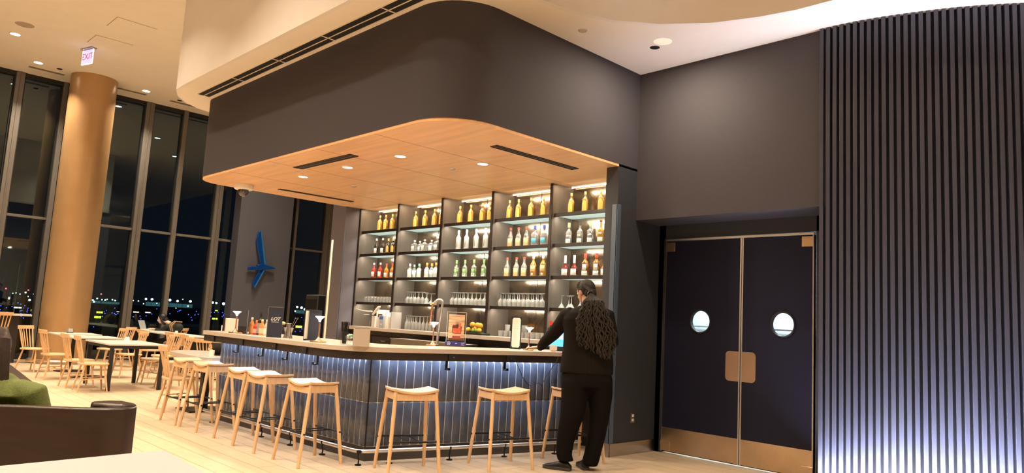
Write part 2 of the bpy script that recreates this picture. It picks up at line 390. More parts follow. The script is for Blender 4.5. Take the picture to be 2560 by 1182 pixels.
# slatted wall: a curved run, convex towards the hall
path = []
ctrl = [(7.03, 2.97), (7.07,2.55), (7.194,2.088), (7.36,1.68), (7.60,1.28), (7.93,.85), (8.3,.5)]
def smooth_path(P, k=12):
    out = []
    for i in range(len(P)-1):
        p0 = Vector(P[max(i-1,0)]); p1 = Vector(P[i]); p2 = Vector(P[i+1]); p3 = Vector(P[min(i+2,len(P)-1)])
        for j in range(k):
            t = j/k; out.append(.5*((2*p1)+(-p0+p2)*t+(2*p0-5*p1+4*p2-p3)*t*t+(-p0+3*p1-3*p2+p3)*t**3))
    out.append(Vector(P[-1])); return out
sp = smooth_path(ctrl)
def along(sp, pitch):
    out = []; acc = 0; nxt = pitch/2
    for a, b in zip(sp, sp[1:]):
        L = (b-a).length
        while nxt <= acc+L: out.append((a+(b-a)*((nxt-acc)/L), (b-a).normalized())); nxt += pitch
        acc += L
    return out
sl = MB()
for p, t in along(sp, .0625):
    nn = Vector((-t.y, t.x))
    if nn.x > 0: nn = -nn
    c = p - nn*.028
    sl.box((c.x, c.y, ZB/2), (.036, .056, ZB-.005), rz=math.atan2(t.y, t.x))
slo = sl.build('wall_slatted', M['slat'], bevel=.002)
struct(slo, 'floor to ceiling blue-black vertical slats on a curved wall')
bk = [(p.x+.055+.0, p.y) for p in sp]; bk2 = [(p.x+.10, p.y) for p in sp]
struct(MB().prism(bk + bk2[::-1], 0, ZB).build('wall_slat_backing', M['slatback']), 'black backing between the slats')

# double doors
def holed_plate(y0, y1, z0, z1, cy, cz, r, x0, x1, n=48):
    mb = MB(); out = []; inn = []
    for i in range(n):
        a = 2*PI*i/n; c, s_ = math.cos(a), math.sin(a)
        ts = []
        if c > 1e-9: ts.append((y1-cy)/c)
        if c < -1e-9: ts.append((y0-cy)/c)
        if s_ > 1e-9: ts.append((z1-cz)/s_)
        if s_ < -1e-9: ts.append((z0-cz)/s_)
        t = min(ts); out.append((cy+c*t, cz+s_*t)); inn.append((cy+c*r, cz+s_*r))
    # push nearest samples to the corners
    for (a, b) in ((y0,z0),(y0,z1),(y1,z0),(y1,z1)):
        k = min(range(n), key=lambda i: (out[i][0]-a)**2+(out[i][1]-b)**2); out[k] = (a, b)
    vs = [(x0,*p) for p in out]+[(x0,*p) for p in inn]+[(x1,*p) for p in out]+[(x1,*p) for p in inn]
    fs = []
    for i in range(n):
        j = (i+1)%n
        fs += [(i,j,n+j,n+i),(2*n+j,2*n+i,3*n+i,3*n+j),(n+i,n+j,3*n+j,3*n+i),(j,i,2*n+i,2*n+j)]
    return mb.add(vs, fs)
def door(name, y0, y1, cy, cz, hinge, label, pushside):
    d = thing(name, label, 'door', (XD, (y0+y1)/2, 0)); d['kind'] = 'structure'
    oy = (y0+y1)/2
    holed_plate(y0-oy, y1-oy, .02, 2.525, cy-oy, cz, .128, 0, .045).build('door_leaf', M['doorm'], d, angle=30)
    rg = MB(); N = 40
    for k in range(N):
        pass
    rg.tube([(-.004, cy-oy+.133*math.cos(2*PI*k/N), cz+.133*math.sin(2*PI*k/N)) for k in range(N)], .011, 8, closed=True)
    g = rg.build('porthole_ring', M['black'], d)
    MB().lathe([(.0,0),(.129,0),(.129,.006),(0,.006)], 40, cap=False).build('porthole_glass', M['acrylic'], d, loc=(.024, cy-oy, cz)).rotation_euler = (0, PI/2, 0)
    kz = .30
    k = MB().bb(-.004, .0, y0-oy+.012, y1-oy-.012, .028, kz)
    k.build('kick_plate', M['bronze'], d)
    sc = MB()
    for yy in [y0-oy+.05+(y1-y0-.1)*i/4 for i in range(5)]:
        for zz in (.045, kz-.018): sc.tube([(-.0065,yy,zz),(-.003,yy,zz)], .004, 8)
    sc.build('screws', M['steel'], d)
    # push plate rounded on the outer side
    s = 1 if pushside > 0 else -1
    e = (y1-oy) if s < 0 else (y0-oy)        # meeting edge
    zc, hh, ww, rr = 1.085, .165, .165, .045
    pts = [(e+s*.012, zc-hh)] 
    ccs = [(e+s*(.012+ww-rr), zc-hh+rr, -90), (e+s*(.012+ww-rr), zc+hh-rr, 0)]
    for (cyy, czz, a0) in ccs:
        for i in range(9):
            a = math.radians(a0+90*i/8); pts.append((cyy+s*rr*math.cos(a), czz+rr*math.sin(a)))
    pts.append((e+s*.012, zc+hh))
    nn = len(pts); vs = [(-.004,*p) for p in pts]+[(0,*p) for p in pts]
    MB().add(vs, [tuple(range(nn)), tuple(range(2*nn-1,nn-1,-1))]+[(i,(i+1)%nn,nn+(i+1)%nn,nn+i) for i in range(nn)]).build('push_plate', mat('pale_bronze', (.62,.43,.30), .38, metal=1, noise=.06, nscale=4), d)
    # chrome edging on the meeting stile and hinge side
    MB().bb(-.006, .05, (e if s>0 else e-.016), (e+.016 if s>0 else e), .02, 2.53).build('edge_strip', M['chrome'], d)
    he = (y0-oy) if s < 0 else (y1-oy)
    MB().bb(-.006, .05, (he-.014 if s>0 else he), (he if s>0 else he+.014), .02, 2.53).build('hinge_strip', M['steel'], d)
    for zz in (2.40, .03):
        MB().bb(-.012, .0, min(he, he-s*.13), max(he, he-s*.13), zz, zz+.11).build('pivot_plate', M['bronze'], d, bevel=.003)
    return d
c1 = Xp(1751, 803, XD); c2 = Xp(1957, 811, XD)
door('door_1', 4.062, 5.070, c1.y, c1.z, 1, 'navy swing door nearer the bar with round porthole', 1)
door('door_2', 3.24, 4.054, c2.y, c2.z, -1, 'navy swing door beside the slatted wall with round porthole', -1)
struct(MB().bb(XD-.012, XD+.05, 3.24, 5.07, 2.528, 2.552).build('trim_3', M['chrome'], bevel=.002), 'bright metal head strip over the doors')
# lit kitchen beyond the portholes
kt = MB().bb(9.6, 9.66, 2.2, 7.2, 0, 2.9).bb(7.75, 9.66, 2.2, 2.26, 0, 2.9).bb(7.75, 9.66, 7.14, 7.2, 0, 2.9).bb(7.75, 9.66, 2.2, 7.2, 2.84, 2.9)
struct(kt.build('wall_kitchen', M['kitchen']), 'pale blue-white kitchen seen through the portholes')
struct(MB().bb(7.72, 7.76, 2.2, 3.2, 0, 2.8).bb(7.74, 7.78, 5.1, 7.2, 0, 2.8).bb(7.74,7.78,2.2,7.2,2.6,2.84).build('wall_kitchen_inner', M['kitchen']), 'kitchen side of the door wall')
area('kitchen_lamp', (8.6, 5.2, 2.8), 1.2, 75, (.82,.93,1.0), sy=.4)
area('kitchen_lamp', (8.6, 4.0, 2.8), 1.2, 75, (.82,.93,1.0), sy=.4)
t = thing('steel_counter', 'steel kitchen counter glimpsed through the portholes', 'counter', (9.2, 5.0, 0))
MB().bb(-.3, .36, -2.2, 2.0, 1.26, 1.30).build('worktop', M['steel'], t, bevel=.003)
MB().bb(-.25, .36, -2.15, 1.95, 0, 1.26).build('cabinet', M['white'], t)
MB().bb(.2, .36, -2.2, 2.0, 1.52, 1.54).build('shelf', M['steel'], t)
# wall socket
o = thing('wall_outlet', 'small grey double wall socket low on the navy wall', 'outlet', (0,0,0))
p = Yp(1581, 1044, 5.17)
o.location = (p.x, 5.17, p.z)
MB().box((0,-.003,0), (.075,.006,.115)).build('cover_plate', M['steel'], o, bevel=.002)
for dz in (-.024, .024): MB().box((0,-.007,dz), (.034,.004,.030)).build('socket', M['white'], o, bevel=.004)
o.rotation_euler = (0, 0, 0)

# ------------------------------------------------------------------ window wall
xs = [(-5.9,.2),(-4.9,.09),(-3.9,.2),(-2.9,.09),(-1.9,.2),(-.9,.09),(.1,.2),(1.2,.09),(2.2,.09),(3.17,.17),(4.10,.10),(5.05,.10),(6.04,.20),(6.95,.11),(8.05,.19),(9.0,.09),(10.40,.08),(11.48,.20),(12.3,.09),(13.0,.2)]
for i, ((xa, wa), (xb, wb)) in enumerate(zip(xs, xs[1:])):
    wroot = bpy.data.objects.new('window_%d' % (i+1), None); COL.objects.link(wroot); wroot.location = (xa, YW, 0); struct(wroot, 'tall night window between mullions')
    L = xb-xa
    MB().bb(wa/2, L-wb/2, .03, .045, .12, ZH-.10).build('pane', M['win'], wroot)
    MB().bb(wa/2, L-wb/2, -.05, .06, 3.25, 3.31).build('transom', M['mull'], wroot, bevel=.003)
    g = MB().bb(wa/2, wa/2+.03, -.02, .08, .12, ZH-.1).bb(L-wb/2-.03, L-wb/2, -.02, .08, .12, ZH-.1)
    g.build('gasket', M['mulld'], wroot)
mu = MB()
for (x, wd) in xs:
    mu.bb(x-wd/2, x+wd/2, YW-.10, YW+.10, 0, ZH)
    if wd > .15: mu.bb(x-.012, x+.012, YW-.125, YW-.10, 0, ZH)
struct(mu.build('window_mullions', M['mull'], bevel=.004), 'tall grey aluminium mullions of the window wall')
struct(MB().bb(-6.5, 13.2, YW-.06, YW+.1, 0, .12).bb(-6.5, 13.2, YW-.06, YW+.1, ZH-.10, ZH).build('window_sill', M['mulld']), 'dark sill and head of the window wall')
# dark panel pier in front of the windows, carrying the blue aircraft
struct(MB().bb(8.50, 10.06, 19.5, 19.9, 0, ZH).build('wall_pier', mat('grey_blue_panel', (.075,.078,.10), .6, noise=.08, nscale=120)), 'grey-blue panelled pier before the windows')

# column
CX, CY, CR = 4.47, 19.0, .485
t = thing('round_column', 'tall round bronze painted column by the windows', 'column', (CX, CY, 0))
MB().lathe([(CR,0),(CR,ZH)], 56, cap=False).build('shaft', M['column'], t)
MB().lathe([(CR+.10,.02),(CR+.10,.035),(CR+.16,.035),(CR+.16,0.0)], 56, cap=False).build('floor_ring', M['chrome'], t)
cb = MB().lathe([(CR+.16,0),(CR+.16,.06),(CR+.13,.09),(CR+.02,.09)], 56, cap=False); cb.build('base_collar', mat('base_collar', (.45,.30,.20), .3, metal=.4), t)

# ------------------------------------------------------------------ ceiling fittings
def downlight(x, y, z, r, m_, label, group, i=0):
    t = thing('ceiling_downlight', label, 'downlight', (x, y, z), 0, group)
    MB().lathe([(r*1.25,0),(r*1.25,-.008),(r,-.008),(r,0)], 28, cap=False).build('trim_ring', M['white'], t)
    MB().lathe([(0,-.004),(r,-.004)], 28, cap=False).build('lens', m_, t)
    return t
for (x, y), lb in zip(DL_SEEN, ('bright downlight furthest left in the high ceiling', 'bright downlight above the left window, left of the column', 'bright downlight in the high ceiling right of the column')):
    downlight(x, y, ZH, .085, M['dlwhite'], lb, 'downlights in the high ceiling')
for (x, y) in DL_ADDED:
    downlight(x, y, ZH, .085, M['dlwhite'], 'recessed downlight in the high ceiling out over the hall', 'downlights in the hall ceiling')
for px, py, lb in ((1001,390,'round downlight nearest the camera in the veneer ceiling'), (869,417.5,'middle downlight in the left row of the veneer ceiling'), (758,441,'round downlight nearest the dome camera'), (1207,409,'round downlight nearest the shelves, beside the long right vent')):
    p = Zp(px, py, ZS); downlight(p.x, p.y, ZS, .062, M['dlwarm'], lb, 'downlights over the bar')
    area('bar_downlight_lamp', (p.x, p.y, ZS-.03), .1, 38, WARM, shape='DISK')
def disc(name, lb, cat, px, py, z, r, m_, h=.012, grp=None):
    p = Zp(px, py, z); o = MB().lathe([(0,-h),(r*.8,-h),(r,0),(0,0)], 24, cap=False).build(name, m_, loc=(p.x, p.y, z)); return tag(o, lb, cat, grp)
disc('sprinkler', 'flush round sprinkler cover right of the veneer downlights', 'sprinkler', 1131, 422, ZS, .04, M['steel'])
disc('sprinkler', 'flush round sprinkler cover near the long thin vent', 'sprinkler', 885, 465, ZS, .04, M['steel'])
disc('ceiling_speaker', 'flat round grey speaker in the high ceiling at far left', 'speaker', 62, 62, ZH, .16, mat('speaker_grille', (.42,.34,.28), .8))
disc('smoke_detector', 'small dark disc in the high ceiling left of the column top', 'detector', 149, 172, ZH, .06, M['black'])
disc('smoke_detector', 'small dark disc in the high ceiling beside the bulkhead', 'detector', 449, 251, ZH, .06, M['black'])
disc('recessed_spotlight', 'dark round recessed spotlight in the low ceiling', 'spotlight', 1637, 119, ZB, .055, M['black'], .004)
area('recess_lamp', (6.32, 4.35, ZB-.02), .14, 45, WARM, (.0,0,-1), shape='DISK')
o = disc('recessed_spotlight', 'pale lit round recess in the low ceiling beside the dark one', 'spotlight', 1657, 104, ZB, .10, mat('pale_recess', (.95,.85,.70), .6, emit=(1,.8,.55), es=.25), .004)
disc('sprinkler', 'small pale sprinkler plate in the low ceiling', 'sprinkler', 1457, 76, ZB, .05, mat('sprinkler_pale', (.5,.42,.34), .6))
def slot(name, lb, p0, p1, z, wd, mt=None, frame_=True, breaks=0):
    a = Vector((p0[0], p0[1])); b = Vector((p1[0], p1[1])); L = (b-a).length; t = thing(name, lb, 'vent', ((a.x+b.x)/2, (a.y+b.y)/2, z), math.atan2(b.y-a.y, b.x-a.x))
    MB().bb(-L/2, L/2, -wd/2, wd/2, -.004, .0).build('slot_void', M['slatback'], t)
    fr = MB().bb(-L/2-.008, L/2+.008, -wd/2-.010, -wd/2, -.008, 0).bb(-L/2-.008, L/2+.008, wd/2, wd/2+.010, -.008, 0).bb(-L/2-.01, -L/2, -wd/2, wd/2, -.008, 0).bb(L/2, L/2+.01, -wd/2, wd/2, -.008, 0)
    fr.build('frame', mt or M['black'], t)
    cb = MB().bb(-L/2, L/2, -.006, .006, -.009, -.002)
    for i in range(1, breaks): x = -L/2+L*i/breaks; cb.bb(x-.01, x+.01, -wd/2, wd/2, -.009, -.002)
    cb.build('blade', mt or mat('vent_blade', (.10,.07,.05), .5), t)
slot('air_vent', 'dark two-slot vent in the veneer ceiling near the rounded corner', (4.58,8.86), (4.58,7.50), ZS, .11)
slot('air_vent', 'long dark two-slot vent in the veneer ceiling at right', (5.21,5.71), (6.55,5.71), ZS, .09)
slot('air_vent', 'long thin slot vent at the back of the veneer ceiling', (5.24,10.68), (6.53,10.62), ZS, .07)
slot('air_vent', 'long black slot diffuser in the cream ceiling band', (3.98,10.80), (3.98,4.9), ZB, .17, mat('cream_blade', (.72,.62,.50), .6), breaks=5)
for (x0, x1, lb) in ((3.2,3.9,'short slot vent by the window, left of the column'), (5.05,5.7,'short slot vent by the window, right of the column'), (6.3,8.4,'long slot vent by the window beside the bulkhead')):
    slot('window_vent', lb, (x0, 19.3), (x1, 19.3), ZH, .10, mat('vent_tan', (.45,.36,.27), .7))
# access panel outlines
for (pts, lb) in (([(528,64),(577,84)],''),):
    pass
def apanel(corners, lb):
    P = [Zp(a, b, ZH) for a, b in corners]; mb = MB()
    for a, b in zip(P, P[1:]):
        d = (b-a).normalized(); c = (a+b)/2; mb.box((c.x, c.y, ZH-.003), ((b-a).length, .012, .004), rz=math.atan2(d.y, d.x))
    tag(mb.build('access_panel', mat('panel_joint', (.42,.32,.22), .8)), lb, 'access panel')
apanel([(267,64),(294,42),(393,73)], 'upper flush access panel outline in the high ceiling')
apanel([(218,105),(241,87),(333,113)], 'flush access panel outline just above the exit sign')
# exit sign
p = Zp(222, 121, ZH)
t = thing('exit_sign', 'edge-lit exit sign hanging from the high ceiling above the column', 'exit sign', (p.x, p.y, ZH), math.radians(107))
t.scale = (1.1,)*3
MB().box((0,0,-.01), (.36,.10,.02)).build('canopy', M['steel'], t)
MB().box((0,0,-.17), (.32,.012,.28)).build('panel', mat('edge_lit_panel', (.6,.6,.8), .3, emit=(.62,.62,.95), es=.7), t)
MB().box((0,0,-.31), (.33,.016,.010)).box((-.163,0,-.17), (.010,.016,.28)).box((.163,0,-.17), (.010,.016,.28)).build('bright_edge', mat('edge_lit', (1,1,1), .3, emit=(.85,.88,1.0), es=2.2), t)
redm = mat('exit_red', (.5,.03,.04), .4, emit=(.6,.05,.08), es=.5)
text('exit_lettering', 'EXIT', .17, redm, frame((0,-.0075,-.165), (1,0,0), (0,0,1)), t)
text('exit_lettering', 'EXIT', .17, redm, frame((0,.0075,-.165), (-1,0,0), (0,0,1)), t)
# dome camera
p = Zp(610, 461, ZS)
t = thing('dome_camera', 'white dome security camera under the veneer ceiling corner', 'camera', (p.x, p.y, ZS))
MB().lathe([(.0,0),(.135,0),(.14,-.02),(.14,-.07),(.12,-.085),(0,-.085)], 30, cap=False).build('housing', M['white'], t)
MB().ell((0,0,-.09), (.082,.082,.10)).build('dome', mat('smoked_dome', (.04,.03,.03), .08, coat=1), t)

# blue aircraft sculpture on the pier
YP = 19.5
t = thing('aircraft_sculpture', 'glossy blue swept-wing aircraft sculpture on the grey pier', 'sculpture', (9.1, YP-.02, 2.6))
def sp_(pts, y0, y1, name, m_=None):
    Q = [Yp(a, b, YP-.03) for a, b in pts]; nn = len(Q)
    vs = [(q.x-9.1, y0, q.z-2.6) for q in Q] + [(q.x-9.1, y1, q.z-2.6) for q in Q]
    cx = sum(v[0] for v in vs[:nn])/nn; cz = sum(v[2] for v in vs[:nn])/nn
    return MB().add(vs, [tuple(range(nn)), tuple(range(2*nn-1,nn-1,-1))]+[(i,(i+1)%nn,nn+(i+1)%nn,nn+i) for i in range(nn)]).build(name, m_ or M['blue'], t, bevel=.006)
sp_([(644.5,579),(648,577.5),(660,660),(650,664),(641,622),(639.5,600)], -.10, -.02, 'wing')
ltb = mat('light_blue_edge', (.04,.22,.55), .25, metal=.5, coat=.5)
sp_([(648,577.5),(650,579),(661,661),(657,662)], -.13, -.02, 'wing_edge', ltb)
sp_([(647,672),(660,671),(634,719),(631,718),(629,711),(630,704)], -.10, -.02, 'wing')
sp_([(657,672),(660,671),(634,719),(631.5,718)], -.13, -.02, 'wing_edge', ltb)
sp_([(617,668),(626,665),(640,668),(639,662),(650,659),(662,663),(683,670),(684,672),(660,674),(617,675)], -.14, -.04, 'fuselage')
# ------------------------------------------------------------------ the bar
ZT = 1.13
BA = Vector((4.05, 9.45)); BC = Vector((4.19, 6.22)); BD = Vector((6.70, 5.66))
cl = [(3.72, 9.28), (3.72, 6.38), (3.745,6.22),(3.80,6.09),(3.89,5.99),(4.02,5.925),(4.20,5.89), (6.70, 5.53)]
ci = [(6.70, 6.15), (4.75, 6.45), (4.62,6.52),(4.56,6.65), (4.50, 9.28)]
t = thing('bar_counter', 'L-shaped bar with taupe stone top and blue tiled front', 'bar counter', (0,0,0))
MB().prism(cl+ci, ZT-.05, ZT).build('worktop', M['stone'], t, bevel=.006, angle=30)
def offp(P, d):
    out = []
    for i, p in enumerate(P):
        a = Vector(P[max(i-1,0)]); b = Vector(P[min(i+1,len(P)-1)]); tt = (b-a).normalized(); out.append((p[0]-tt.y*d, p[1]+tt.x*d))
    return out
ap0 = offp(cl, .02); ap1 = offp(cl, .06)
MB().prism(ap0+ap1[::-1], 1.005, ZT-.05).build('apron', M['apron'], t, angle=30)
# body core, plinth and glazed tiles
core = [tuple(BA+Vector((.03,0))), tuple(BC+Vector((.03,.03))), tuple(BD+Vector((0,.04))), (6.70,6.05), (4.80,6.40), (4.50,6.62), (4.45,9.45)]
MB().prism(core, .13, ZT-.05).build('body', M['apron'], t)
pl = [tuple(BA+Vector((.01,0))), tuple(BC+Vector((.01,.01))), tuple(BD+Vector((0,.01))), (6.70,6.0), (4.80,6.30), (4.45,9.45)]
MB().prism(pl, 0, .14).build('plinth', M['plinth'], t)
tl = MB(); gr = MB()
def tile_run(a, b):
    L = (b-a).length; n = round(L/.0965); wd = L/n; tx = (b-a).normalized(); nx = Vector((tx.y, -tx.x))
    if nx.dot(Vector((-1,-1))) < 0: nx = -nx
    for k in range(n):
        for (z0, z1) in ((.145,.566),(.572,1.06)):
            s0 = a+tx*(k*wd+.0032); s1 = a+tx*((k+1)*wd-.0032); q = 6; vs = []
            for zz in (z0, z0+.004, z1-.004, z1):
                ins = .004 if zz in (z0, z1) else 0
                for j in range(q+1):
                    u = j/q; p = s0.lerp(s1, u) + nx*(.006*(1-(2*u-1)**2) + .005 - ins); vs.append((p.x, p.y, zz))
            fs = [(i*(q+1)+j, i*(q+1)+j+1, (i+1)*(q+1)+j+1, (i+1)*(q+1)+j) for i in range(3) for j in range(q)]
            tl.add(vs, fs)
    c = (a+b)/2 + nx*(-.004)
    gr.box((c.x, c.y, .60), (L, .016, .92), rz=math.atan2(tx.y, tx.x))
    return tx, nx
t1 = tile_run(BA, BC); t2 = tile_run(BC, BD)
tl.build('tile_cladding', M['tile'], t, angle=60); gr.build('grout', M['grout'], t)
MB().tube([(BC.x-.004, BC.y-.006, .14), (BC.x-.004, BC.y-.006, 1.06)], .007, 8).build('corner_trim', M['blackm'], t)
# LED strips tucked under the bar top, washing the tiles
for (a, b, nx) in ((BA, BC, t1[1]), (BC, BD, t2[1])):
    c = (a+b)/2 + nx*.10; L = (b-a).length; d = (b-a).normalized()
    o = MB().box((0,0,0), (L-.1, .016, .008)).build('led_strip', M['coolstrip'], t, loc=(c.x, c.y, 1.070), rz=math.atan2(d.y, d.x))
    l = area('under_bar_lamp', (c.x, c.y, 1.06), L-.1, 8 if L > 3 else 9, (.74,.83,1.0), (-nx.x*.45, -nx.y*.45, -1), .03)
    l.rotation_euler = (Matrix((( d.x, d.y, 0), tuple(Vector((0,0,1)).cross(Vector((d.x,d.y,0)))), (0,0,1))).transposed()).to_euler()
# foot rail
def off_line(p, n_, d): return Vector((p.x+n_.x*d, p.y+n_.y*d))
def isect(p, d, q, e):
    den = d.x*e.y-d.y*e.x; s_ = ((q.x-p.x)*e.y-(q.y-p.y)*e.x)/den; return p+d*s_
RO = .150
a0 = off_line(BA, t1[1], RO); c0 = isect(a0, t1[0], off_line(BC, t2[1], RO), t2[0]); d0 = off_line(BD, t2[1], RO)
rp = [(a0.x, a0.y, .125)]
for k in range(9):
    u = k/8; A_ = c0 - t1[0]*.12; B_ = c0 + t2[0]*.12; p = A_*(1-u)**2 + c0*2*u*(1-u) + B_*u*u; rp.append((p.x, p.y, .125))
rp.append((d0.x-.03, d0.y, .125))
fr = thing('foot_rail', 'long steel foot rail on black brackets round the bar base', 'foot rail', (0,0,0))
MB().tube(rp, .019, 12).build('rail', M['chrome'], fr)
def bracket(p, nx):
    mb = MB(); q = Vector((p.x, p.y, 0)); n3 = Vector((nx.x, nx.y, 0))
    mb.tube([q+Vector((0,0,.11)), q+n3*.010+Vector((0,0,.085)), q-n3*.004+Vector((0,0,.05)), q+Vector((0,0,.012))], .007, 8)
    mb.lathe([(.0,0),(.032,0),(.030,.010),(.01,.014),(0,.014)], 14, c=(q.x, q.y, 0), cap=False)
    mb.tube([q+Vector((0,0,.125)), q-n3*(RO-.018)+Vector((0,0,.125))], .007, 8)
    mb.lathe([(.021,-.014),(.024,0),(.021,.014)], 12, c=(q.x, q.y, .125))
    mb.build('bracket', M['blackm'], fr)
L1 = (BC-BA).length; L2 = (BD-BC).length
for k in range(6): bracket(a0+t1[0]*(.25+k*.62), t1[1])
for k in range(4): bracket(c0+t2[0]*(.32+k*.66), t2[1])
# hooks and sockets under the apron edge
def hook(pt, nx, lb):
    o = thing('bag_hook', lb, 'hook', (pt.x, pt.y, 1.0), math.atan2(nx.y, nx.x))
    MB().bb(-.006, .006, -.014, .014, -.075, .03).bb(-.006, .05, -.014, .014, -.087, -.075).bb(.044, .056, -.014, .014, -.087, -.06).build('hook_plate', M['blackm'], o, bevel=.002)
W1 = Vector((-1, 0)); W2 = Vector((-.13, -.99)).normalized()
for px, py, lb in ((596,866,'J-shaped black hook under the bar edge, furthest left'),(658,872,'J-shaped black hook, second from the left'),(719,879,'J-shaped black hook, third from the left'),(795,888,'J-shaped black hook nearest the rounded bar corner')):
    p = Xp(px, py, 3.79); hook(Vector((3.79, p.y)), W1, lb)
for px, lb in ((1117,'J-shaped black hook beneath the poster stand'),(1262,'J-shaped black hook beneath the octagonal menu')):
    d = ray(px, 902); A_ = Vector((4.20,5.96)); e = Vector((2.5,-.36)).normalized(); p = isect(Vector((0,0)), Vector((d.x,d.y)), A_, e); hook(p, W2, lb)
def socket(p, nx, lb):
    o = thing('power_outlet', lb, 'outlet', (p.x, p.y, 1.045), math.atan2(nx.y, nx.x))
    MB().bb(-.0, .014, -.055, .055, -.036, .030).build('cover', M['black'], o, bevel=.003)
    MB().bb(.013, .017, -.006, .006, -.006, .008).build('socket', M['steel'], o)
for py_, lb in ((9.0,'black socket box in the bar apron, furthest left'),(8.2,'black socket box in the apron, second from left'),(7.4,'black socket box in the apron, third from left'),(6.75,'black socket box in the apron before the rounded corner')):
    socket(Vector((3.738, py_)), W1, lb)
for px, lb in ((1133,'black socket box beneath the poster stand'),(1277,'black socket box with a cable plugged in')):
    d = ray(px, 886); A_ = Vector((4.20,5.905)); e = Vector((2.5,-.36)).normalized(); p = isect(Vector((0,0)), Vector((d.x,d.y)), A_, e); socket(p, W2, lb)
    PLUG = p
# charging cable
def onf(px, py, y0=5.86):
    d = ray(px, py); A_ = Vector((4.20,y0)); e = Vector((2.5,-.36)).normalized(); p = isect(Vector((0,0)), Vector((d.x,d.y)), A_, e); k = p.length/Vector((d.x,d.y)).length; return CAM+d*k
cb = [onf(*q) for q in ((1279,890),(1290,903),(1298,922),(1306,942),(1318,960),(1327,964),(1345,957),(1352,960),(1354,966),(1362,946),(1378,922),(1390,905),(1396,893))]
tag(MB().tube(smooth3 := [Vector(c) for c in cb], .0035, 6).build('charging_cable', M['black']), 'thin dark charging cable looping below the bar apron', 'cable')

# ledge attached to the bar end
t = thing('low_ledge', 'lower taupe stone ledge with rounded end beyond the stools', 'ledge table', (0,0,0))
ZLg = .78
le = [(3.95,9.46),(4.62,9.46),(4.62,10.6)] + arc(4.24,10.62,.38,0,180,14) + [(3.86,10.6),(3.86,9.6)]
MB().prism(le, ZLg-.06, ZLg).build('ledge_top', M['stone'], t, bevel=.005, angle=30)
MB().bb(4.2, 4.3, 10.3, 10.4, .02, ZLg-.06).bb(3.98, 4.5, 10.1, 10.6, 0, .02).build('pedestal', M['blackm'], t)
o = thing('card_stand', 'small black and white card holder on the low ledge', 'card holder', (4.18, 9.85, ZLg), math.radians(40))
MB().box((0,0,.09), (.012,.16,.18), M3=Matrix.Rotation(math.radians(-28),3,'Y')).box((.02,0,.006), (.12,.17,.012)).build('stand', M['black'], o)
MB().box((-.07,.05,.035), (.05,.05,.07)).build('card', M['paper'], o)

# ------------------------------------------------------------------ back bar
XF = 7.08; XB = 7.50; ZC = 1.235
DY = [11.21, 10.045, 8.88, 7.72, 6.565, 5.385]
SZ = [2.915, 2.505, 2.08, 1.66]
t = thing('back_counter', 'taupe stone back counter with dark cupboards below the shelves', 'counter', (0,0,0))
yL = Xp(842.6, 813, 6.90).y
MB().bb(6.90, 7.55, 5.36, 11.2, ZC-.055, ZC).build('worktop', M['stone'], t, bevel=.005)
MB().bb(7.02, 7.55, 5.36, 11.2, .1, ZC-.055).build('carcass', M['apron'], t)
for i in range(8):
    y0 = 5.40 + i*.72
    d = MB().bb(7.0, 7.02, y0+.006, y0+.714, .12, ZC-.14).build('cupboard_door', M['shelfw'], t, bevel=.002)
    MB().bb(6.985, 7.0, y0+.30, y0+.42, ZC-.22, ZC-.205).build('handle', M['steel'], d)
MB().bb(7.05, 7.5, 5.36, 11.2, 0, .1).build('plinth', M['black'], t)
BAYN = ['leftmost bay', 'second bay', 'middle bay', 'fourth bay', 'right-hand bay']
sh = thing('shelf_unit', 'tall five-bay back bar shelving of dark wood and mirror', 'shelving', (0,0,0))
for i, y in enumerate(DY):
    if i == 5: continue
    d = MB().bb(XF+.012, XB+.03, y-.020, y+.020, ZC, ZS-.002).build('divider', M['divide'], sh)
    MB().bb(XF-.004, XF+.012, y-.022, y+.022, ZC, ZS-.002).build('edge_strip', M['shelfw'], d)
MB().bb(XB, XB+.03, 5.36, 11.2, ZC, ZS-.002).build('back_panel', M['mirror'], sh)
for i in range(5):
    ym = (DY[i]+DY[i+1])/2; MB().bb(XB-.003, XB+.001, ym-.003, ym+.003, ZC, ZS-.01).build('panel_joint', M['shelfw'], sh)
for b_ in range(5):
    y1, y0 = DY[b_]-.02, DY[b_+1]+(.02 if b_ < 4 else -.02)
    for k, z in enumerate(SZ):
        s_ = MB().bb(XF+.045, XF+.085, y0, y1, z-.045, z-.001).bb(XF+.085, XB, y0, y1, z-.045, z-.040).build('shelf_board', M['shelfw'], sh, bevel=.002) if False else MB().bb(XF+.045, XF+.08, y0, y1, z-.045, z).build('shelf_board', M['shelfw'], sh, bevel=.002)
        MB().bb(XF+.08, XB-.002, y0+.004, y1-.004, z-.030, z-.0015).build('glass_panel', M['litglass'], s_)
    for z in SZ:
        l = area('shelf_lamp', (XF+.095, (y0+y1)/2, z-.034), .02, 6.0, (1,.88,.72), (.30, 0, -1), y1-y0-.06)
        l.rotation_euler = (Matrix.Rotation(-.30, 3, 'Y')).to_euler()
    o = MB().bb(XB-.050, XB-.036, y0+.01, y1-.01, ZS-.010, ZS-.004).build('light_strip', M['strip'], sh)
    ym = (y0+y1)/2; L = y1-y0
    l = area('shelf_lamp', (XF+.06, ym, ZS-.012), .03, 7, (1,.80,.56), (.35,0,-1), L-.1)
    l.rotation_euler = (Matrix.Rotation(-.30, 3, 'Y')).to_euler()
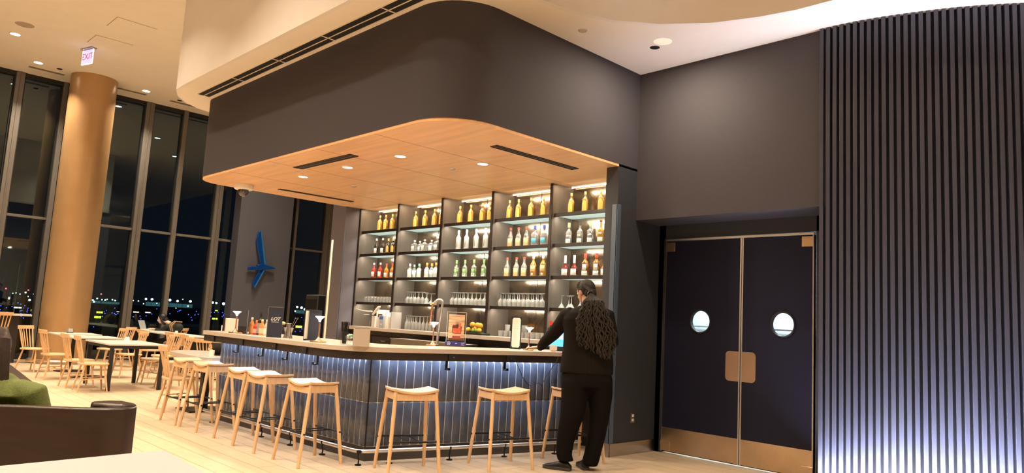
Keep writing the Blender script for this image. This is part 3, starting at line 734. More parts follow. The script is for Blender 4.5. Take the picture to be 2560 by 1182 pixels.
# ------------------------------------------------------------------ bottles
def bottle(kind, glass, capm, body_r, body_h, neck_r, H_, label_m, lz, cap_h=.03, square=False, shoulder=.05, arch=False, lw=.8, sub=None):
    t = thing(kind, 'bottle', 'bottle')
    prof = [(0,0),(body_r*.92,0),(body_r,.008),(body_r,body_h)]
    for i in range(1, 7):
        u = i/6; prof.append((body_r+(neck_r-body_r)*(math.sin(u*PI/2)**1.1), body_h+shoulder*u))
    prof += [(neck_r, H_-cap_h), (0, H_-cap_h)]
    if square:
        mb = MB(); n = 24; vs = []
        for (r, z) in prof[1:-1]:
            e = 1 if r > neck_r*1.2 else 0
            for j in range(n):
                a = 2*PI*j/n; c, s_ = math.cos(a), math.sin(a); k = 1/max(abs(c), abs(s_)) if e else 1
                k = min(k, 1.28); vs.append((r*c*k*.8, r*s_*k*1.1 if e else r*s_*k, z))
        kk = len(prof)-2; fs = [(i*n+j, i*n+(j+1)%n, (i+1)*n+(j+1)%n, (i+1)*n+j) for i in range(kk-1) for j in range(n)]
        mb.add(vs, fs+[tuple(range(n-1,-1,-1)), tuple((kk-1)*n+j for j in range(n))])
    else: mb = MB().lathe(prof, 20, cap=False)
    mb.build('glass_body', glass, t, angle=50)
    cr = neck_r*1.18
    MB().lathe([(0,H_-cap_h-.004),(cr,H_-cap_h-.004),(cr,H_-.003),(cr*.8,H_),(0,H_)], 14, cap=False).build('cap', capm, t)
    # label wraps the front (towards -x, -y)
    def lab(z0, z1, m_, wid, arch):
        vs = []; fs = []; n = 12; rr = body_r*(1.0 if not square else .98)+.0012
        rows = 7 if arch else 2
        for i in range(rows):
            u = i/(rows-1); z = z0+(z1-z0)*u; ww = wid
            if arch: ww = wid*math.sqrt(max(0.02, 1-max(0, (u-.55)/.45)**2))
            for j in range(n+1):
                a = PI*1.12+ww*(j/n-.5)*2
                if square:
                    x_ = -body_r*.8*1.02-.0012; y_ = (j/n-.5)*2*body_r*1.05*ww; vs.append((x_, y_, z))
                else: vs.append((rr*math.cos(a), rr*math.sin(a), z))
        for i in range(rows-1):
            for j in range(n): fs.append((i*(n+1)+j, i*(n+1)+j+1, (i+1)*(n+1)+j+1, (i+1)*(n+1)+j))
        o = MB().add(vs, fs).build('label', m_, t); so = o.modifiers.new('solid', 'SOLIDIFY'); so.thickness = .0008; so.offset = 1
    if label_m: lab(lz[0], lz[1], label_m, lw, arch)
    if sub: lab(sub[0], sub[1], sub[2], sub[3], False)
    return remember(t)
K = {}
def kind(key, *a, **k): K[key] = (a, k)
kind('whisky', 'whisky_bottle', G_amber, C_gold, .040, .165, .013, .275, L_yel, (.012,.155), .035, shoulder=.055, arch=True, lw=.85)
kind('darkliq', 'liqueur_bottle', G_dark, C_white, .036, .14, .012, .275, L_white, (.02,.10), .03, shoulder=.07)
kind('darkwh', 'whisky_bottle', G_dark, C_gold, .038, .15, .014, .26, L_yel, (.02,.14), .04, shoulder=.05, arch=True)
kind('gin', 'gin_bottle', G_clear, C_white, .046, .13, .014, .20, L_white, (.02,.10), .02, square=True, shoulder=.03, lw=.8)
kind('gintall', 'gin_bottle', G_clear, C_white, .048, .14, .017, .245, L_white, (.02,.10), .04, square=True, shoulder=.03, lw=.8)
kind('vodka', 'vodka_bottle', G_frost, C_white, .038, .185, .015, .305, L_blk, (.04,.13), .05, shoulder=.06, lw=.12)
kind('orangelab', 'liqueur_bottle', G_clear, C_red, .039, .15, .015, .275, L_or, (.008,.12), .025, shoulder=.06, lw=1.0)
kind('bluegin', 'gin_bottle', G_clear, C_blue, .050, .165, .018, .285, L_blue, (.035,.105), .05, shoulder=.04, lw=.7)
kind('flask', 'tequila_bottle', G_clear, C_gold, .042, .16, .015, .285, L_white, (.01,.065), .06, shoulder=.04, sub=(.095,.115,L_white,.5))
kind('flaskd', 'tequila_bottle', G_clear, C_black, .042, .16, .015, .285, L_white, (.01,.065), .045, shoulder=.04, sub=(.095,.115,L_white,.5))
kind('flaska', 'tequila_bottle', G_amber, C_black, .042, .16, .015, .285, L_white, (.01,.065), .015, shoulder=.04, sub=(.105,.125,L_white,.5))
kind('redbit', 'bitter_bottle', G_red, C_white, .038, .15, .013, .27, L_white, (.03,.115), .03, shoulder=.06)
kind('orbit', 'bitter_bottle', G_orange, C_red, .038, .14, .013, .25, L_white, (.02,.09), .03, shoulder=.06)
kind('whitelab', 'vodka_bottle', G_clear, C_white, .038, .145, .015, .235, L_white, (.008,.135), .03, shoulder=.035, lw=1.2)
kind('tealcap', 'vodka_bottle', G_clear, C_teal, .038, .14, .015, .23, L_white, (.008,.13), .035, shoulder=.035, lw=1.2)
kind('orangecap', 'vodka_bottle', G_clear, C_or, .038, .145, .015, .24, L_white, (.008,.135), .04, shoulder=.035, lw=1.2)
kind('greenrum', 'rum_bottle', G_green, C_green, .039, .15, .014, .265, L_grn, (.03,.125), .05, shoulder=.05, lw=.55, sub=(.012,.06,L_white,.75))
kind('pale', 'whiskey_bottle', G_amber, C_white, .041, .17, .014, .30, L_or, (.07,.15), .05, shoulder=.06, lw=.9, sub=(.02,.045,L_white,.3))
kind('cream', 'liqueur_bottle', G_pink, C_white, .046, .11, .014, .275, L_white, (.012,.095), .10, shoulder=.06, lw=.95)
kind('redcap', 'whisky_bottle', G_dkamber, C_red, .044, .17, .017, .29, L_white, (.008,.065), .055, shoulder=.05, lw=.9, sub=(.075,.15,L_white,.6))
kind('short', 'whisky_bottle', G_dkamber, C_red, .042, .10, .017, .15, L_white, (.008,.085), .03, shoulder=.03, lw=.9)
DESC = dict(whisky='amber whisky bottle with arched yellow label', darkliq='dark liqueur bottle with white label', darkwh='dark bottle with arched yellow label',
 gin='squat square clear gin bottle', gintall='taller square clear gin bottle', vodka='tall frosted white bottle', orangelab='clear bottle with peach label and red cap',
 bluegin='round clear bottle with light blue label', flask='clear bottle with gold cap and white label', flaskd='clear bottle with dark cap and white label', flaska='amber bottle with small dark cap',
 redbit='bright red bottle', orbit='orange bottle with white label', whitelab='clear bottle with large white label', tealcap='white-labelled bottle with teal cap', orangecap='white-labelled bottle with orange cap',
 greenrum='pale green-capped bottle', pale='amber bottle with peach upper label', cream='dark red bottle with long cream cap', redcap='amber bottle with red cap and white labels', short='short amber bottle with white label')
ROWS = [ # shelf, bay, [(px, kind, depth)]
 (0,0,[(948.5,'whisky',0),(963,'whisky',0),(979.6,'whisky',0)]),
 (0,1,[(1038,'whisky',0),(1061.6,'whisky',0),(1085,'whisky',0),(1103,'whisky',0)]),
 (0,2,[(1148.6,'whisky',0),(1175.8,'whisky',0),(1205,'whisky',0),(1224,'whisky',0)]),
 (0,3,[(1272.5,'whisky',0),(1295,'whisky',0),(1326.3,'whisky',0),(1357.8,'whisky',0)]),
 (0,4,[(1427,'whisky',0),(1462,'whisky',0),(1501.5,'whisky',0)]),
 (1,0,[(939.6,'darkliq',0),(955.4,'darkliq',0),(969.4,'darkwh',0),(981.5,'darkwh',0),(990.5,'darkwh',.05)]),
 (1,1,[(1035.5,'gin',0),(1048.5,'gin',.12),(1060.6,'gin',0),(1078,'gin',.08),(1092.3,'gintall',0)]),
 (1,2,[(1145,'vodka',0),(1165,'vodka',0),(1189,'vodka',0),(1212.6,'vodka',0)]),
 (1,3,[(1275,'orangelab',0),(1295,'orangelab',0),(1315,'orangelab',0),(1335.8,'bluegin',0),(1359,'bluegin',0)]),
 (1,4,[(1421,'flask',0),(1449,'flaskd',0),(1475,'flask',0),(1501,'flaska',0)]),
 (2,0,[(933,'redbit',0),(949,'redbit',0),(964.7,'orbit',0),(979.6,'orbit',0),(987,'redbit',.10)]),
 (2,1,[(1023.4,'whitelab',0),(1034.5,'tealcap',.10),(1046.7,'tealcap',0),(1066,'orangecap',0),(1078.3,'orangecap',.10),(1088.6,'orangecap',0),(1096,'orangecap',.12)]),
 (2,2,[(1139.8,'greenrum',0),(1161,'greenrum',0),(1183.6,'greenrum',0),(1208.3,'greenrum',0)]),
 (2,3,[(1266.6,'orangelab',0),(1289.6,'orangelab',0),(1309,'orangelab',0),(1332,'pale',0),(1356.4,'pale',0)]),
 (2,4,[(1412,'cream',0),(1434.6,'cream',0),(1462,'redcap',0),(1490,'redcap',0),(1509.5,'short',0)])]
ORDN = ['one','two','three','four','five','six','seven','eight','nine','ten']
ORD = ['first','second','third','fourth','fifth','sixth','seventh']; SHN = ['top shelf','second shelf','third shelf']
PROTO = {}; used = set()
SHY = {0:[(933,560),(1500,500)],}
for (k, b_, items) in ROWS:
    for i, (px, kd, dd) in enumerate(items):
        x = XF+.15+dd; z = SZ[k]
        py = 500
        for _ in range(3):                          # follow the sight line down to the shelf
            d = ray(px, py); y = d.y*(x/d.x); v = Vector((x, y, z+.02))-CAM; py = 591-FPX*(v.dot(_u)/v.dot(_f))
        lo, hi = DY[b_+1]+(.062 if b_ < 4 else .03), DY[b_]-.065; y = min(max(y, lo), hi)
        nm = SHN[k]+', '+BAYN[b_]+', '+ORD[i]+' from left'
        lb = DESC[kd]+', '+nm
        if kd not in PROTO:
            a, kw = K[kd]; o = bottle(*a, **kw); PROTO[kd] = o; o.location = (x, y, z); o['label'] = lb; o['group'] = 'bottles on the back bar shelves'
        else: o = dup(PROTO[kd], (x, y, z), random.uniform(-.12,.12), lb, 'bottles on the back bar shelves')
# ------------------------------------------------------------------ glassware
def ware(kind_, prof, n=16, mt=None, handle=False):
    o = MB().lathe(prof, n, cap=False).build(kind_, mt or G_ware, angle=60)
    return o
def cp(o, loc, lb, grp, cat='glass', rz=0):
    c = o.copy(); COL.objects.link(c); c.location = loc; c.rotation_euler.z = rz; tag(c, lb, cat, grp); return c
mug = MB().lathe([(0,0),(.036,0),(.038,.01),(.038,.10),(.034,.10),(.034,.012),(0,.012)], 16, cap=False)
mug.tube([(0,.036,.08),(0,.06,.078),(0,.068,.055),(0,.058,.03),(0,.036,.026)], .0055, 8)
gob = [(0,0),(.030,0),(.036,.03),(.038,.07),(.020,.10),(.005,.112),(.004,.175),(.034,.186),(.034,.190),(0,.190)]     # stood upside down
flute = [(0,0),(.024,0),(.027,.05),(.024,.11),(.006,.145),(.004,.21),(.032,.222),(.032,.226),(0,.226)]
mart = [(0,0),(.048,0),(.046,.004),(.006,.065),(.004,.15),(.036,.162),(.036,.166),(0,.166)]
tumb = [(0,0),(.034,0),(.040,.085),(.037,.085),(.031,.010),(0,.010)]
def row(mk, first_label, z, x, pxs, lab, grp, cat='glass', half=0):
    src = None; lab0 = lab; grp = grp; cnt = {}; multi = len({round(d_, 2) for _, d_ in pxs}) > 1
    for i, (px, dx) in enumerate(pxs):
        k_ = cnt[round(dx,2)] = cnt.get(round(dx,2), 0)+1
        lab = lab0 + (', back row, ' if dx > .05 else (', front row, ' if multi else ', ')) + 'number %s from left' % ORDN[k_-1]
        rz_ = 1.1 if cat == 'mug' else 0
        py = 700
        for _ in range(3):
            d = ray(px, py); y = d.y*((x+dx)/d.x); v = Vector((x+dx, y, z+.05))-CAM; py = 591-FPX*(v.dot(_u)/v.dot(_f))
        if src is None: src = mk(); o = src; o.location = (x+dx, y, z); tag(o, lab, cat, grp)
        else: o = cp(src, (x+dx, y, z), lab, grp, cat, rz_)
lin = lambda a, b, n, dx=0: [(a+(b-a)*i/(n-1), dx) for i in range(n)]
row(lambda: mug.build('glass_mug', G_ware), '', SZ[3], XF+.13, lin(915,976,9)+lin(921,978,8,.16), 'clear glass mug in the leftmost bay', 'glass mugs in the leftmost bay', 'mug')
row(lambda: ware('wine_glass', gob), '', SZ[3], XF+.13, lin(1019,1056,5)+lin(1023,1066,5,.15), 'upturned stemmed wine glass in the second bay', 'upturned wine glasses in the second bay')
row(lambda: ware('coupe_glass', mart), '', SZ[3], XF+.13, lin(1067,1088,3), 'shorter upturned coupe glass at the right of the second bay', 'coupe glasses in the second bay')
row(lambda: ware('wine_glass', gob), '', SZ[3], XF+.13, lin(1130,1210,9)+lin(1134,1212,8,.16), 'upturned stemmed wine glass in the middle bay', 'upturned wine glasses in the middle bay')
row(lambda: ware('wine_glass', gob), '', SZ[3], XF+.13, lin(1251,1356,10)+lin(1258,1352,9,.16), 'upturned stemmed wine glass in the fourth bay', 'upturned wine glasses in the fourth bay')
row(lambda: ware('martini_glass', mart), '', SZ[3], XF+.13, [(1404,0),(1422,.14),(1428,0),(1450,0),(1512,0)], 'upturned wide martini glass in the right-hand bay', 'upturned martini glasses in the right-hand bay')
row(lambda: ware('champagne_flute', flute), '', ZC, XF+.10, lin(1015,1084,9)+lin(1019,1086,8,.15), 'upturned champagne flute on the back counter, second bay', 'upturned champagne flutes on the back counter')
row(lambda: ware('tumbler', tumb), '', ZC, XF+.02, lin(1252,1358,9)+lin(1256,1352,8,.12), 'plain tumbler on the back counter', 'tumblers on the back counter')
row(lambda: ware('tumbler', tumb), '', ZC+.086, XF+.08, [(1269,0),(1304,0),(1313,0)], 'glass tumbler stacked on top of the tumbler rows', 'tumblers stacked on others')
# ------------------------------------------------------------------ stools
def make_stool():
    t = thing('bar_stool', 'stool', 'stool')
    W, D, Z = .225, .165, .745
    nx, ny = 14, 6; vs = []; fs = []
    def zt(u, v): return Z + .030*u*u - .004*(1-v*v)
    for side in (0, 1):
        for i in range(nx+1):
            u = -1+2*i/nx
            for j in range(ny+1):
                v = -1+2*j/ny; wx = W*(1-.10*max(0,abs(v)-.6)); dy = D*(1-.06*u*u)
                vs.append((u*wx, v*dy, zt(u, v)-(0 if side == 0 else .022)))
    N1 = (nx+1)*(ny+1)
    for i in range(nx):
        for j in range(ny):
            a = i*(ny+1)+j; q = (a, a+ny+1, a+ny+2, a+1); fs.append(q); fs.append(tuple(N1+k for k in q[::-1]))
    for i in range(nx):
        for j in (0, ny):
            a = i*(ny+1)+j; fs.append((a, a+ny+1, N1+a+ny+1, N1+a))
    for j in range(ny):
        for i in (0, nx):
            a = i*(ny+1)+j; fs.append((a, a+1, N1+a+1, N1+a))
    MB().add(vs, fs).build('seat', M['beech2'], t, bevel=.004, angle=50)
    tops = {}
    for sx in (-1, 1):
        for sy in (-1, 1):
            a = Vector((sx*.195, sy*.135, .745)); b = Vector((sx*.245, sy*.225, 0)); tops[sx,sy] = (a, b)
            MB().tube([a, a.lerp(b,.3), a.lerp(b,.75), b], [.0165,.0185,.0175,.0155], 14).build('leg', M['beech'], t)
    def at(sx, sy, z): a, b = tops[sx,sy]; return a.lerp(b, (a.z-z)/a.z)
    for sy in (-1, 1):
        p, q = at(-1,sy,.70), at(1,sy,.70); c = (p+q)/2
        MB().box((c.x, c.y, .695), ((q-p).length-.02, .020, .062)).build('apron', M['beech'], t, bevel=.002)
    for sx in (-1, 1):
        p, q = at(sx,-1,.70), at(sx,1,.70); c = (p+q)/2
        MB().box((c.x, c.y, .705), (.020, (q-p).length-.02, .066)).build('apron', M['beech'], t, bevel=.002)
    for sy in (-1, 1):
        p, q = at(-1,sy,.30), at(1,sy,.30); MB().tube([p-Vector((.02,0,0)), q+Vector((.02,0,0))], .0095, 10).build('foot_bar', M['blackm'], t)
    p, q = at(-1,-1,.30), at(-1,1,.30)
    for dx in (-.055, .055):
        MB().tube([(dx, p.y, .30), (dx, q.y, .30)], .0065, 8).build('cross_rod', M['blackm'], t)
    return remember(t)
R90 = PI/2
ST = [((3.71,6.47), -R90, 'light beech stool nearest the camera on the long side of the bar'),
      ((3.68,7.31), -R90, 'light beech stool, second from the corner on the long side'),
      ((3.70,7.84), -R90, 'light beech stool tucked close beside the second on the long side'),
      ((3.67,8.75), -R90, 'light beech stool, fourth from the corner on the long side'),
      ((3.66,9.36), -R90, 'light beech stool furthest down the long side, by the low ledge'),
      ((4.27,5.63), math.radians(-19), 'light beech stool nearest the bar corner on the short side'),
      ((5.24,5.38), math.radians(-15), 'light beech stool in the middle of the short side, below the octagonal menu'),
      ((6.155,5.21), math.radians(-13), 'light beech stool half hidden behind the standing person')]
stool = make_stool()
for i, ((x, y), a, lb) in enumerate(ST):
    if i == 0: stool.location = (x, y, 0); stool.rotation_euler.z = a; tag(stool, lb, 'stool', 'beech stools round the bar')
    else: dup(stool, (x, y, 0), a, lb, 'beech stools round the bar')
# ------------------------------------------------------------------ dining chairs (spindle backs); the sitter faces local +x
def make_chair(name='dining_chair', sh=.45):
    t = thing(name, 'chair', 'chair'); Z = sh
    poly = [(-.19,-.17),(-.205,0),(-.19,.17)] + [(.10*math.cos(a)+.11, .215*math.sin(a)) for a in [math.radians(90-180*i/12) for i in range(13)]][:0]
    out = [(-.20,-.15),(-.215,0),(-.20,.15),(-.15,.205),(.05,.222),(.17,.20),(.205,.12),(.21,0),(.205,-.12),(.17,-.20),(.05,-.222),(-.15,-.205)]
    MB().prism(out, Z-.032, Z).build('seat', M['beech2'], t, bevel=.008, angle=50)
    leg = {}
    for sx in (-1, 1):
        for sy in (-1, 1):
            a = Vector((sx*.135, sy*.135, Z-.02)); b = Vector((sx*(.215 if sx < 0 else .20), sy*.20, 0)); leg[sx,sy] = (a, b)
            MB().tube([a, a.lerp(b,.45), b], [.013,.0165,.0115], 10).build('leg', M['beech'], t)
    def at(k, z): a, b = leg[k]; return a.lerp(b, (a.z-z)/a.z)
    for sy in (-1, 1):
        MB().tube([at((-1,sy),.19*sh/.45), at((1,sy),.21*sh/.45)], .0085, 8).build('stretcher', M['beech'], t)
    MB().tube([(0,(at((1,-1),.20).y), .20*sh/.45), (0, at((1,1),.20).y, .20*sh/.45)], .0085, 8).build('stretcher', M['beech'], t)
    for k in range(6):
        v = -1+2*k/5; a = Vector((-.175+.018*v*v-.0, v*.13, Z-.01)); b = Vector((-.285+.03*v*v, v*.165, Z+.395))
        MB().tube([a, a.lerp(b,.4), b], [.0075,.0115,.0065] if 0 < k < 5 else [.010,.014,.010], 8).build('spindle', M['beech'], t)
    vs = []; n = 10
    for i in range(n+1):
        v = -1+2*i/n; x = -.293+.045*v*v; y = v*.198
        for (dx, dz) in ((-.010,-.032),(.010,-.030),(.004,.036),(-.012,.036)): vs.append((x+dx-.008*(dz>0), y, Z+.385+dz))
    fs = [(i*4+j, i*4+(j+1)%4, (i+1)*4+(j+1)%4, (i+1)*4+j) for i in range(n) for j in range(4)] + [(3,2,1,0), (n*4,n*4+1,n*4+2,n*4+3)]
    MB().add(vs, fs).build('crest_rail', M['beech'], t, bevel=.004, angle=40)
    return remember(t)
r_ = math.radians
CH = [((3.54,13.02), r_(-4), 'beech spindle-back chair nearest us on the left of the black-legged table'),
      ((3.52,13.72), r_(2), 'beech spindle-back chair, second on the left of the black-legged table'),
      ((3.50,15.15), r_(6), 'beech spindle-back chair at left, in front of the bronze column'),
      ((4.80,14.05), r_(172), 'beech chair pushed in at the far right of the black-legged table'),
      ((4.86,13.30), r_(176), 'beech chair pushed in at the near right of the black-legged table'),
      ((3.50,16.75), r_(-52), 'beech chair turned sideways left of the column'),
      ((4.90,17.0), r_(190), 'beech chair right of the column, facing the tables'),
      ((5.35,17.95), r_(195), 'beech chair back by the windows right of the column'),
      ((4.75,15.3), r_(185), 'beech chair behind the black-legged table, its back to the windows'),
      ((5.67,16.8), r_(5), 'beech chair drawn up in front of the laptop'),
      ((5.30,14.95), r_(186), 'beech chair right of the black-legged table, seen between table and ledge'),
      ((5.88,15.75), r_(4), 'beech chair just beyond the low ledge, at left'),
      ((5.72,14.45), r_(-3), 'beech chair just beyond the low ledge, at right'),
      ((5.40,13.0), r_(40), 'beech chair half hidden behind the end of the bar'),
      ((3.93,10.42), r_(-6), 'beech chair drawn up to the rounded end of the low ledge'),
      ((7.0,17.4), r_(178), 'beech chair holding a dark backpack beside the seated person')]
chair = make_chair()
for i, ((x, y), a, lb) in enumerate(CH):
    if i == 0: chair.location = (x, y, 0); chair.rotation_euler.z = a; tag(chair, lb, 'chair', 'beech spindle-back dining chairs')
    else: dup(chair, (x, y, 0), a, lb, 'beech spindle-back dining chairs')
hc = make_chair('high_chair', .68)
hc.location = (3.02, 17.9, 0); hc.rotation_euler.z = r_(95); tag(hc, 'tall beech spindle-back chair at the high counter, cut by the left edge', 'chair')
# tables
def legged(x0, x1, y0, y1, lb):
    t = thing('dining_table', lb, 'table', ((x0+x1)/2, (y0+y1)/2, 0)); a, b = (x1-x0)/2, (y1-y0)/2
    MB().bb(-a, a, -b, b, .725, .75).build('tabletop', M['tabletop'], t, bevel=.003)
    MB().bb(-a+.03, a-.03, -b+.03, b-.03, .675, .725).build('apron', M['black'], t)
    for sx in (-1, 1):
        for sy in (-1, 1): MB().box((sx*(a-.06), sy*(b-.06), .35), (.055,.055,.70)).build('leg', M['black'], t, bevel=.003)
def pedestal(x, y, w_, d_, lb, rz=0):
    t = thing('pedestal_table', lb, 'table', (x, y, 0), rz)
    MB().bb(-w_/2, w_/2, -d_/2, d_/2, .725, .75).build('tabletop', M['tabletop'], t, bevel=.003)
    MB().lathe([(0,0),(.29,0),(.29,.012),(.05,.022),(.035,.03),(.035,.70),(0,.70)], 28, cap=False).build('pedestal_base', M['black'], t)
    MB().box((0,0,.712), (.4,.4,.024)).build('bracket', M['black'], t)
legged(3.72, 4.62, 12.92, 14.30, 'pale rectangular table with four square black legs')
pedestal(4.12, 15.45, .85, .95, 'pale pedestal table directly behind the black-legged table')
pedestal(4.15, 16.75, .80, .80, 'pale pedestal table in front of the bronze column')
t = thing('communal_table', 'long pale table by the windows where someone types', 'table', (6.35, 17.75, 0))
MB().bb(-.30, .30, -1.85, 1.85, .755, .78).build('tabletop', M['tabletop'], t, bevel=.003)
for sy in (-1, 1): MB().bb(-.26, .26, sy*1.6-.03, sy*1.6+.03, 0, .755).build('leg', M['black'], t)
pedestal(6.20, 14.75, .62, .8, 'pale pedestal table beyond the low ledge')
# high counter at the far left, by the glass
p = Zp(78, 786, 1.05)
t = thing('high_counter', 'high pale counter top running off the left edge', 'counter', (p.x, p.y, 0))
MB().bb(-3.2, 0, -.1, .45, 1.01, 1.05).build('counter_top', M['tabletop'], t, bevel=.003)
for xx in (-2.8, -.35): MB().bb(xx-.2, xx+.15, .05, .33, 0, 1.01).build('support', M['apron'], t)
# small table things
def onz(px, py, z): return Zp(px, py, z)
p = Vector((4.1, 16.9, .75))
o = thing('glass_votive', 'small square glass candle holder on the table by the column', 'candle holder', p)
MB().bb(-.05,.05,-.05,.05,0,.012).bb(-.05,-.044,-.05,.05,0,.09).bb(.044,.05,-.05,.05,0,.09).bb(-.05,.05,-.05,-.044,0,.09).bb(-.05,.05,.044,.05,0,.09).build('glass_box', G_ware, o)
MB().lathe([(0,.012),(.03,.012),(.03,.05),(0,.05)], 14, cap=False).build('candle', M['white'], o)
o = thing('table_card', 'small white folded card on the black-legged table', 'card', (4.28, 13.95, .75), r_(30))
MB().add([(-.045,-.03,0),(.045,-.03,0),(.045,0,.075),(-.045,0,.075),(-.045,.03,0),(.045,.03,0)], [(0,1,2,3),(3,2,5,4),(0,3,4),(1,5,2)]).build('card', M['white'], o)
o = thing('table_card', 'white card on the long table beside the backpack', 'card', (6.30, 17.2, .78), r_(20))
MB().bb(-.03,.03,-.012,.012,0,.07).build('card', M['white'], o)
o = thing('laptop', 'open silver laptop on the long table', 'laptop', (6.40, 19.36, .78), r_(-42))
MB().bb(-.11,.11,-.16,.16,0,.015).build('base', M['white'], o, bevel=.003)
MB().box((-.15,0,.12), (.010,.32,.22), M3=Matrix.Rotation(r_(-20),3,'Y')).build('lid', mat('silver_lid', (.55,.58,.60), .35, metal=.3), o)
o = thing('backpack', 'dark backpack with tan straps lying beside the seated person', 'backpack', (6.45, 17.55, .782))
MB().ell((0,0,.13), (.11,.16,.11), 18, 12).build('bag_body', M['blackcl'], o)
for s_ in (-.06, .05): MB().tube([(-.13,s_,.05),(-.17,s_,.17),(-.08,s_,.27),(.06,s_,.26)], .014, 8).build('strap', mat('tan_strap', (.30,.18,.09), .7), o)
# foreground white table and curved benches
t = thing('white_table', 'white table top in the near left corner', 'table', (0,0,0))
MB().prism([(1.32,3.60),(1.26,2.55),(.1,2.50),(-.3,3.44)], .722, .75).build('tabletop', mat('white_laminate', (.33,.35,.36), .4), t, bevel=.003)
MB().lathe([(0,0),(.26,0),(.26,.012),(.04,.022),(.035,.70),(0,.70)], 24, c=(.65,3.0,.0), cap=False).build('pedestal_base', M['black'], t)
def bench(name, lb, pts, h, thick, zt):
    t = thing(name, lb, 'bench', (0,0,0)); P = smooth_path(pts, 8); n = len(P); vs = []; fs = []
    offs = []
    for i, p in enumerate(P):
        a = P[max(i-1,0)]; b = P[min(i+1,n-1)]; d = (b-a).normalized(); offs.append(p+Vector((-d.y, d.x))*thick)
    poly = [tuple(p) for p in P] + [tuple(p) for p in offs[::-1]]
    MB().prism(poly, .18, zt).build('curved_back', M['dkwood'], t, bevel=.012, angle=40)
    return t, P, offs
bt, BP, BO = bench('curved_bench', 'dark walnut bench with a curved back holding the person in green', [(-.45,5.15),(.25,4.72),(.80,4.35),(1.12,4.12),(1.28,4.08),(1.36,4.14)], .9, .06, .885)
e = BP[-1]; MB().prism([(1.36,4.14),(1.335,4.28),(1.27,4.32),(1.18,4.30),(1.16,4.22),(1.22,4.16),(1.28,4.12)], .40, .90).build('end_scroll', M['dkwood'], bt, bevel=.015)
sp2 = [tuple(p) for p in BO] + [(1.1,4.75),(.7,5.05),(-.1,5.6),(-.3,5.5)]
MB().prism(sp2, .40, .46).build('seat', mat('bench_seat', (.12,.08,.05), .6), bt, bevel=.01)
for (x, y) in ((.9,4.7),(-.1,5.35),(1.15,4.4)): MB().bb(x-.03,x+.03,y-.03,y+.03,0,.42).build('leg', M['dkwood'], bt)
p = Zp(86, 955, .80)
b2 = thing('curved_bench', 'second dark walnut bench end beyond the person in green', 'bench', (0,0,0))
A_ = Zp(30, 912, .80); B_ = Zp(86, 955, .80); D_ = Zp(50, 962, .80)
MB().prism([(A_.x-.9,A_.y+.9),(A_.x,A_.y),(B_.x,B_.y),(B_.x+.02,B_.y-.10),(D_.x,D_.y),(A_.x-.16,A_.y-.12),(A_.x-1.0,A_.y+.75)], .18, .80).build('curved_back', M['dkwood'], b2, bevel=.012)
MB().prism([(D_.x,D_.y),(A_.x-.16,A_.y-.12),(A_.x-1.0,A_.y+.75),(A_.x-1.3,A_.y+.3),(D_.x-.4,D_.y-.3)], .40, .46).build('seat', mat('bench_pad', (.55,.40,.26), .6), b2, bevel=.01)
for (x, y) in ((B_.x-.05, B_.y), (A_.x-.9, A_.y+.78)): MB().bb(x-.03,x+.03,y-.03,y+.03,0,.19).build('leg', M['dkwood'], b2)

# ------------------------------------------------------------------ things on the bar top
def make_lamp():
    t = thing('table_lamp', 'lamp', 'lamp')
    MB().box((0,0,.008), (.115,.115,.016)).build('base', M['brass'], t, bevel=.003)
    MB().lathe([(.035,.016),(.030,.025),(.012,.045),(.008,.07),(.0065,.24),(0,.24)], 16, cap=False).build('stem', M['copper'], t)
    MB().lathe([(.009,.205),(.014,.228),(.034,.246),(.047,.256),(.047,.260),(0,.262)], 24, cap=False).build('lamp_shade', M['lamp'], t)
    return remember(t)
lamp = make_lamp()
def onbx(px, x):                      # on the long bar top, a given distance from its front edge
    py = 850
    for _ in range(4):
        d = ray(px, py); v = Vector((x, d.y*(x/d.x), ZT))-CAM; py = 591-FPX*(v.dot(_u)/v.dot(_f))
    return Vector((x, v.y, ZT))
XON = {554:3.98, 577:3.97, 606:3.90, 616:3.85, 684:3.82, 719:3.96, 704:4.0, 776:3.96, 860:3.86, 874:3.82, 902:3.86}
def onbar(px, py):
    if px in XON: return onbx(px, XON[px])
    if px < 740: return onbx(px, 3.93)
    return Zp(px, py, ZT)
LP = [((588,829), 'small brass table lamp at the far end of the bar'), ((795,852), 'small brass table lamp before the dark folded menu'),
      ((1081.5,864), 'small brass table lamp left of the poster stand'), ((1345,868), 'small brass table lamp beside the reaching hand')]
for i, ((px, py), lb) in enumerate(LP):
    p = onbx(px, 3.80) if i < 2 else Zp(px, py, ZT)
    if i == 3: p = Vector((6.05, 5.85, ZT))
    if i == 0: lamp.location = p; lamp.rotation_euler.z = .1; tag(lamp, lb, 'lamp', 'brass table lamps along the bar')
    else: dup(lamp, p, .1+.2*i, lb, 'brass table lamps along the bar')
    l = bpy.data.lights.new('table_lamp_bulb', 'POINT'); l.energy = 2.2; l.color = (1,.86,.70); l.shadow_soft_size = .03
    lo = bpy.data.objects.new('table_lamp_bulb', l); COL.objects.link(lo); lo.location = (p.x, p.y, ZT+.20); lo.visible_camera = False

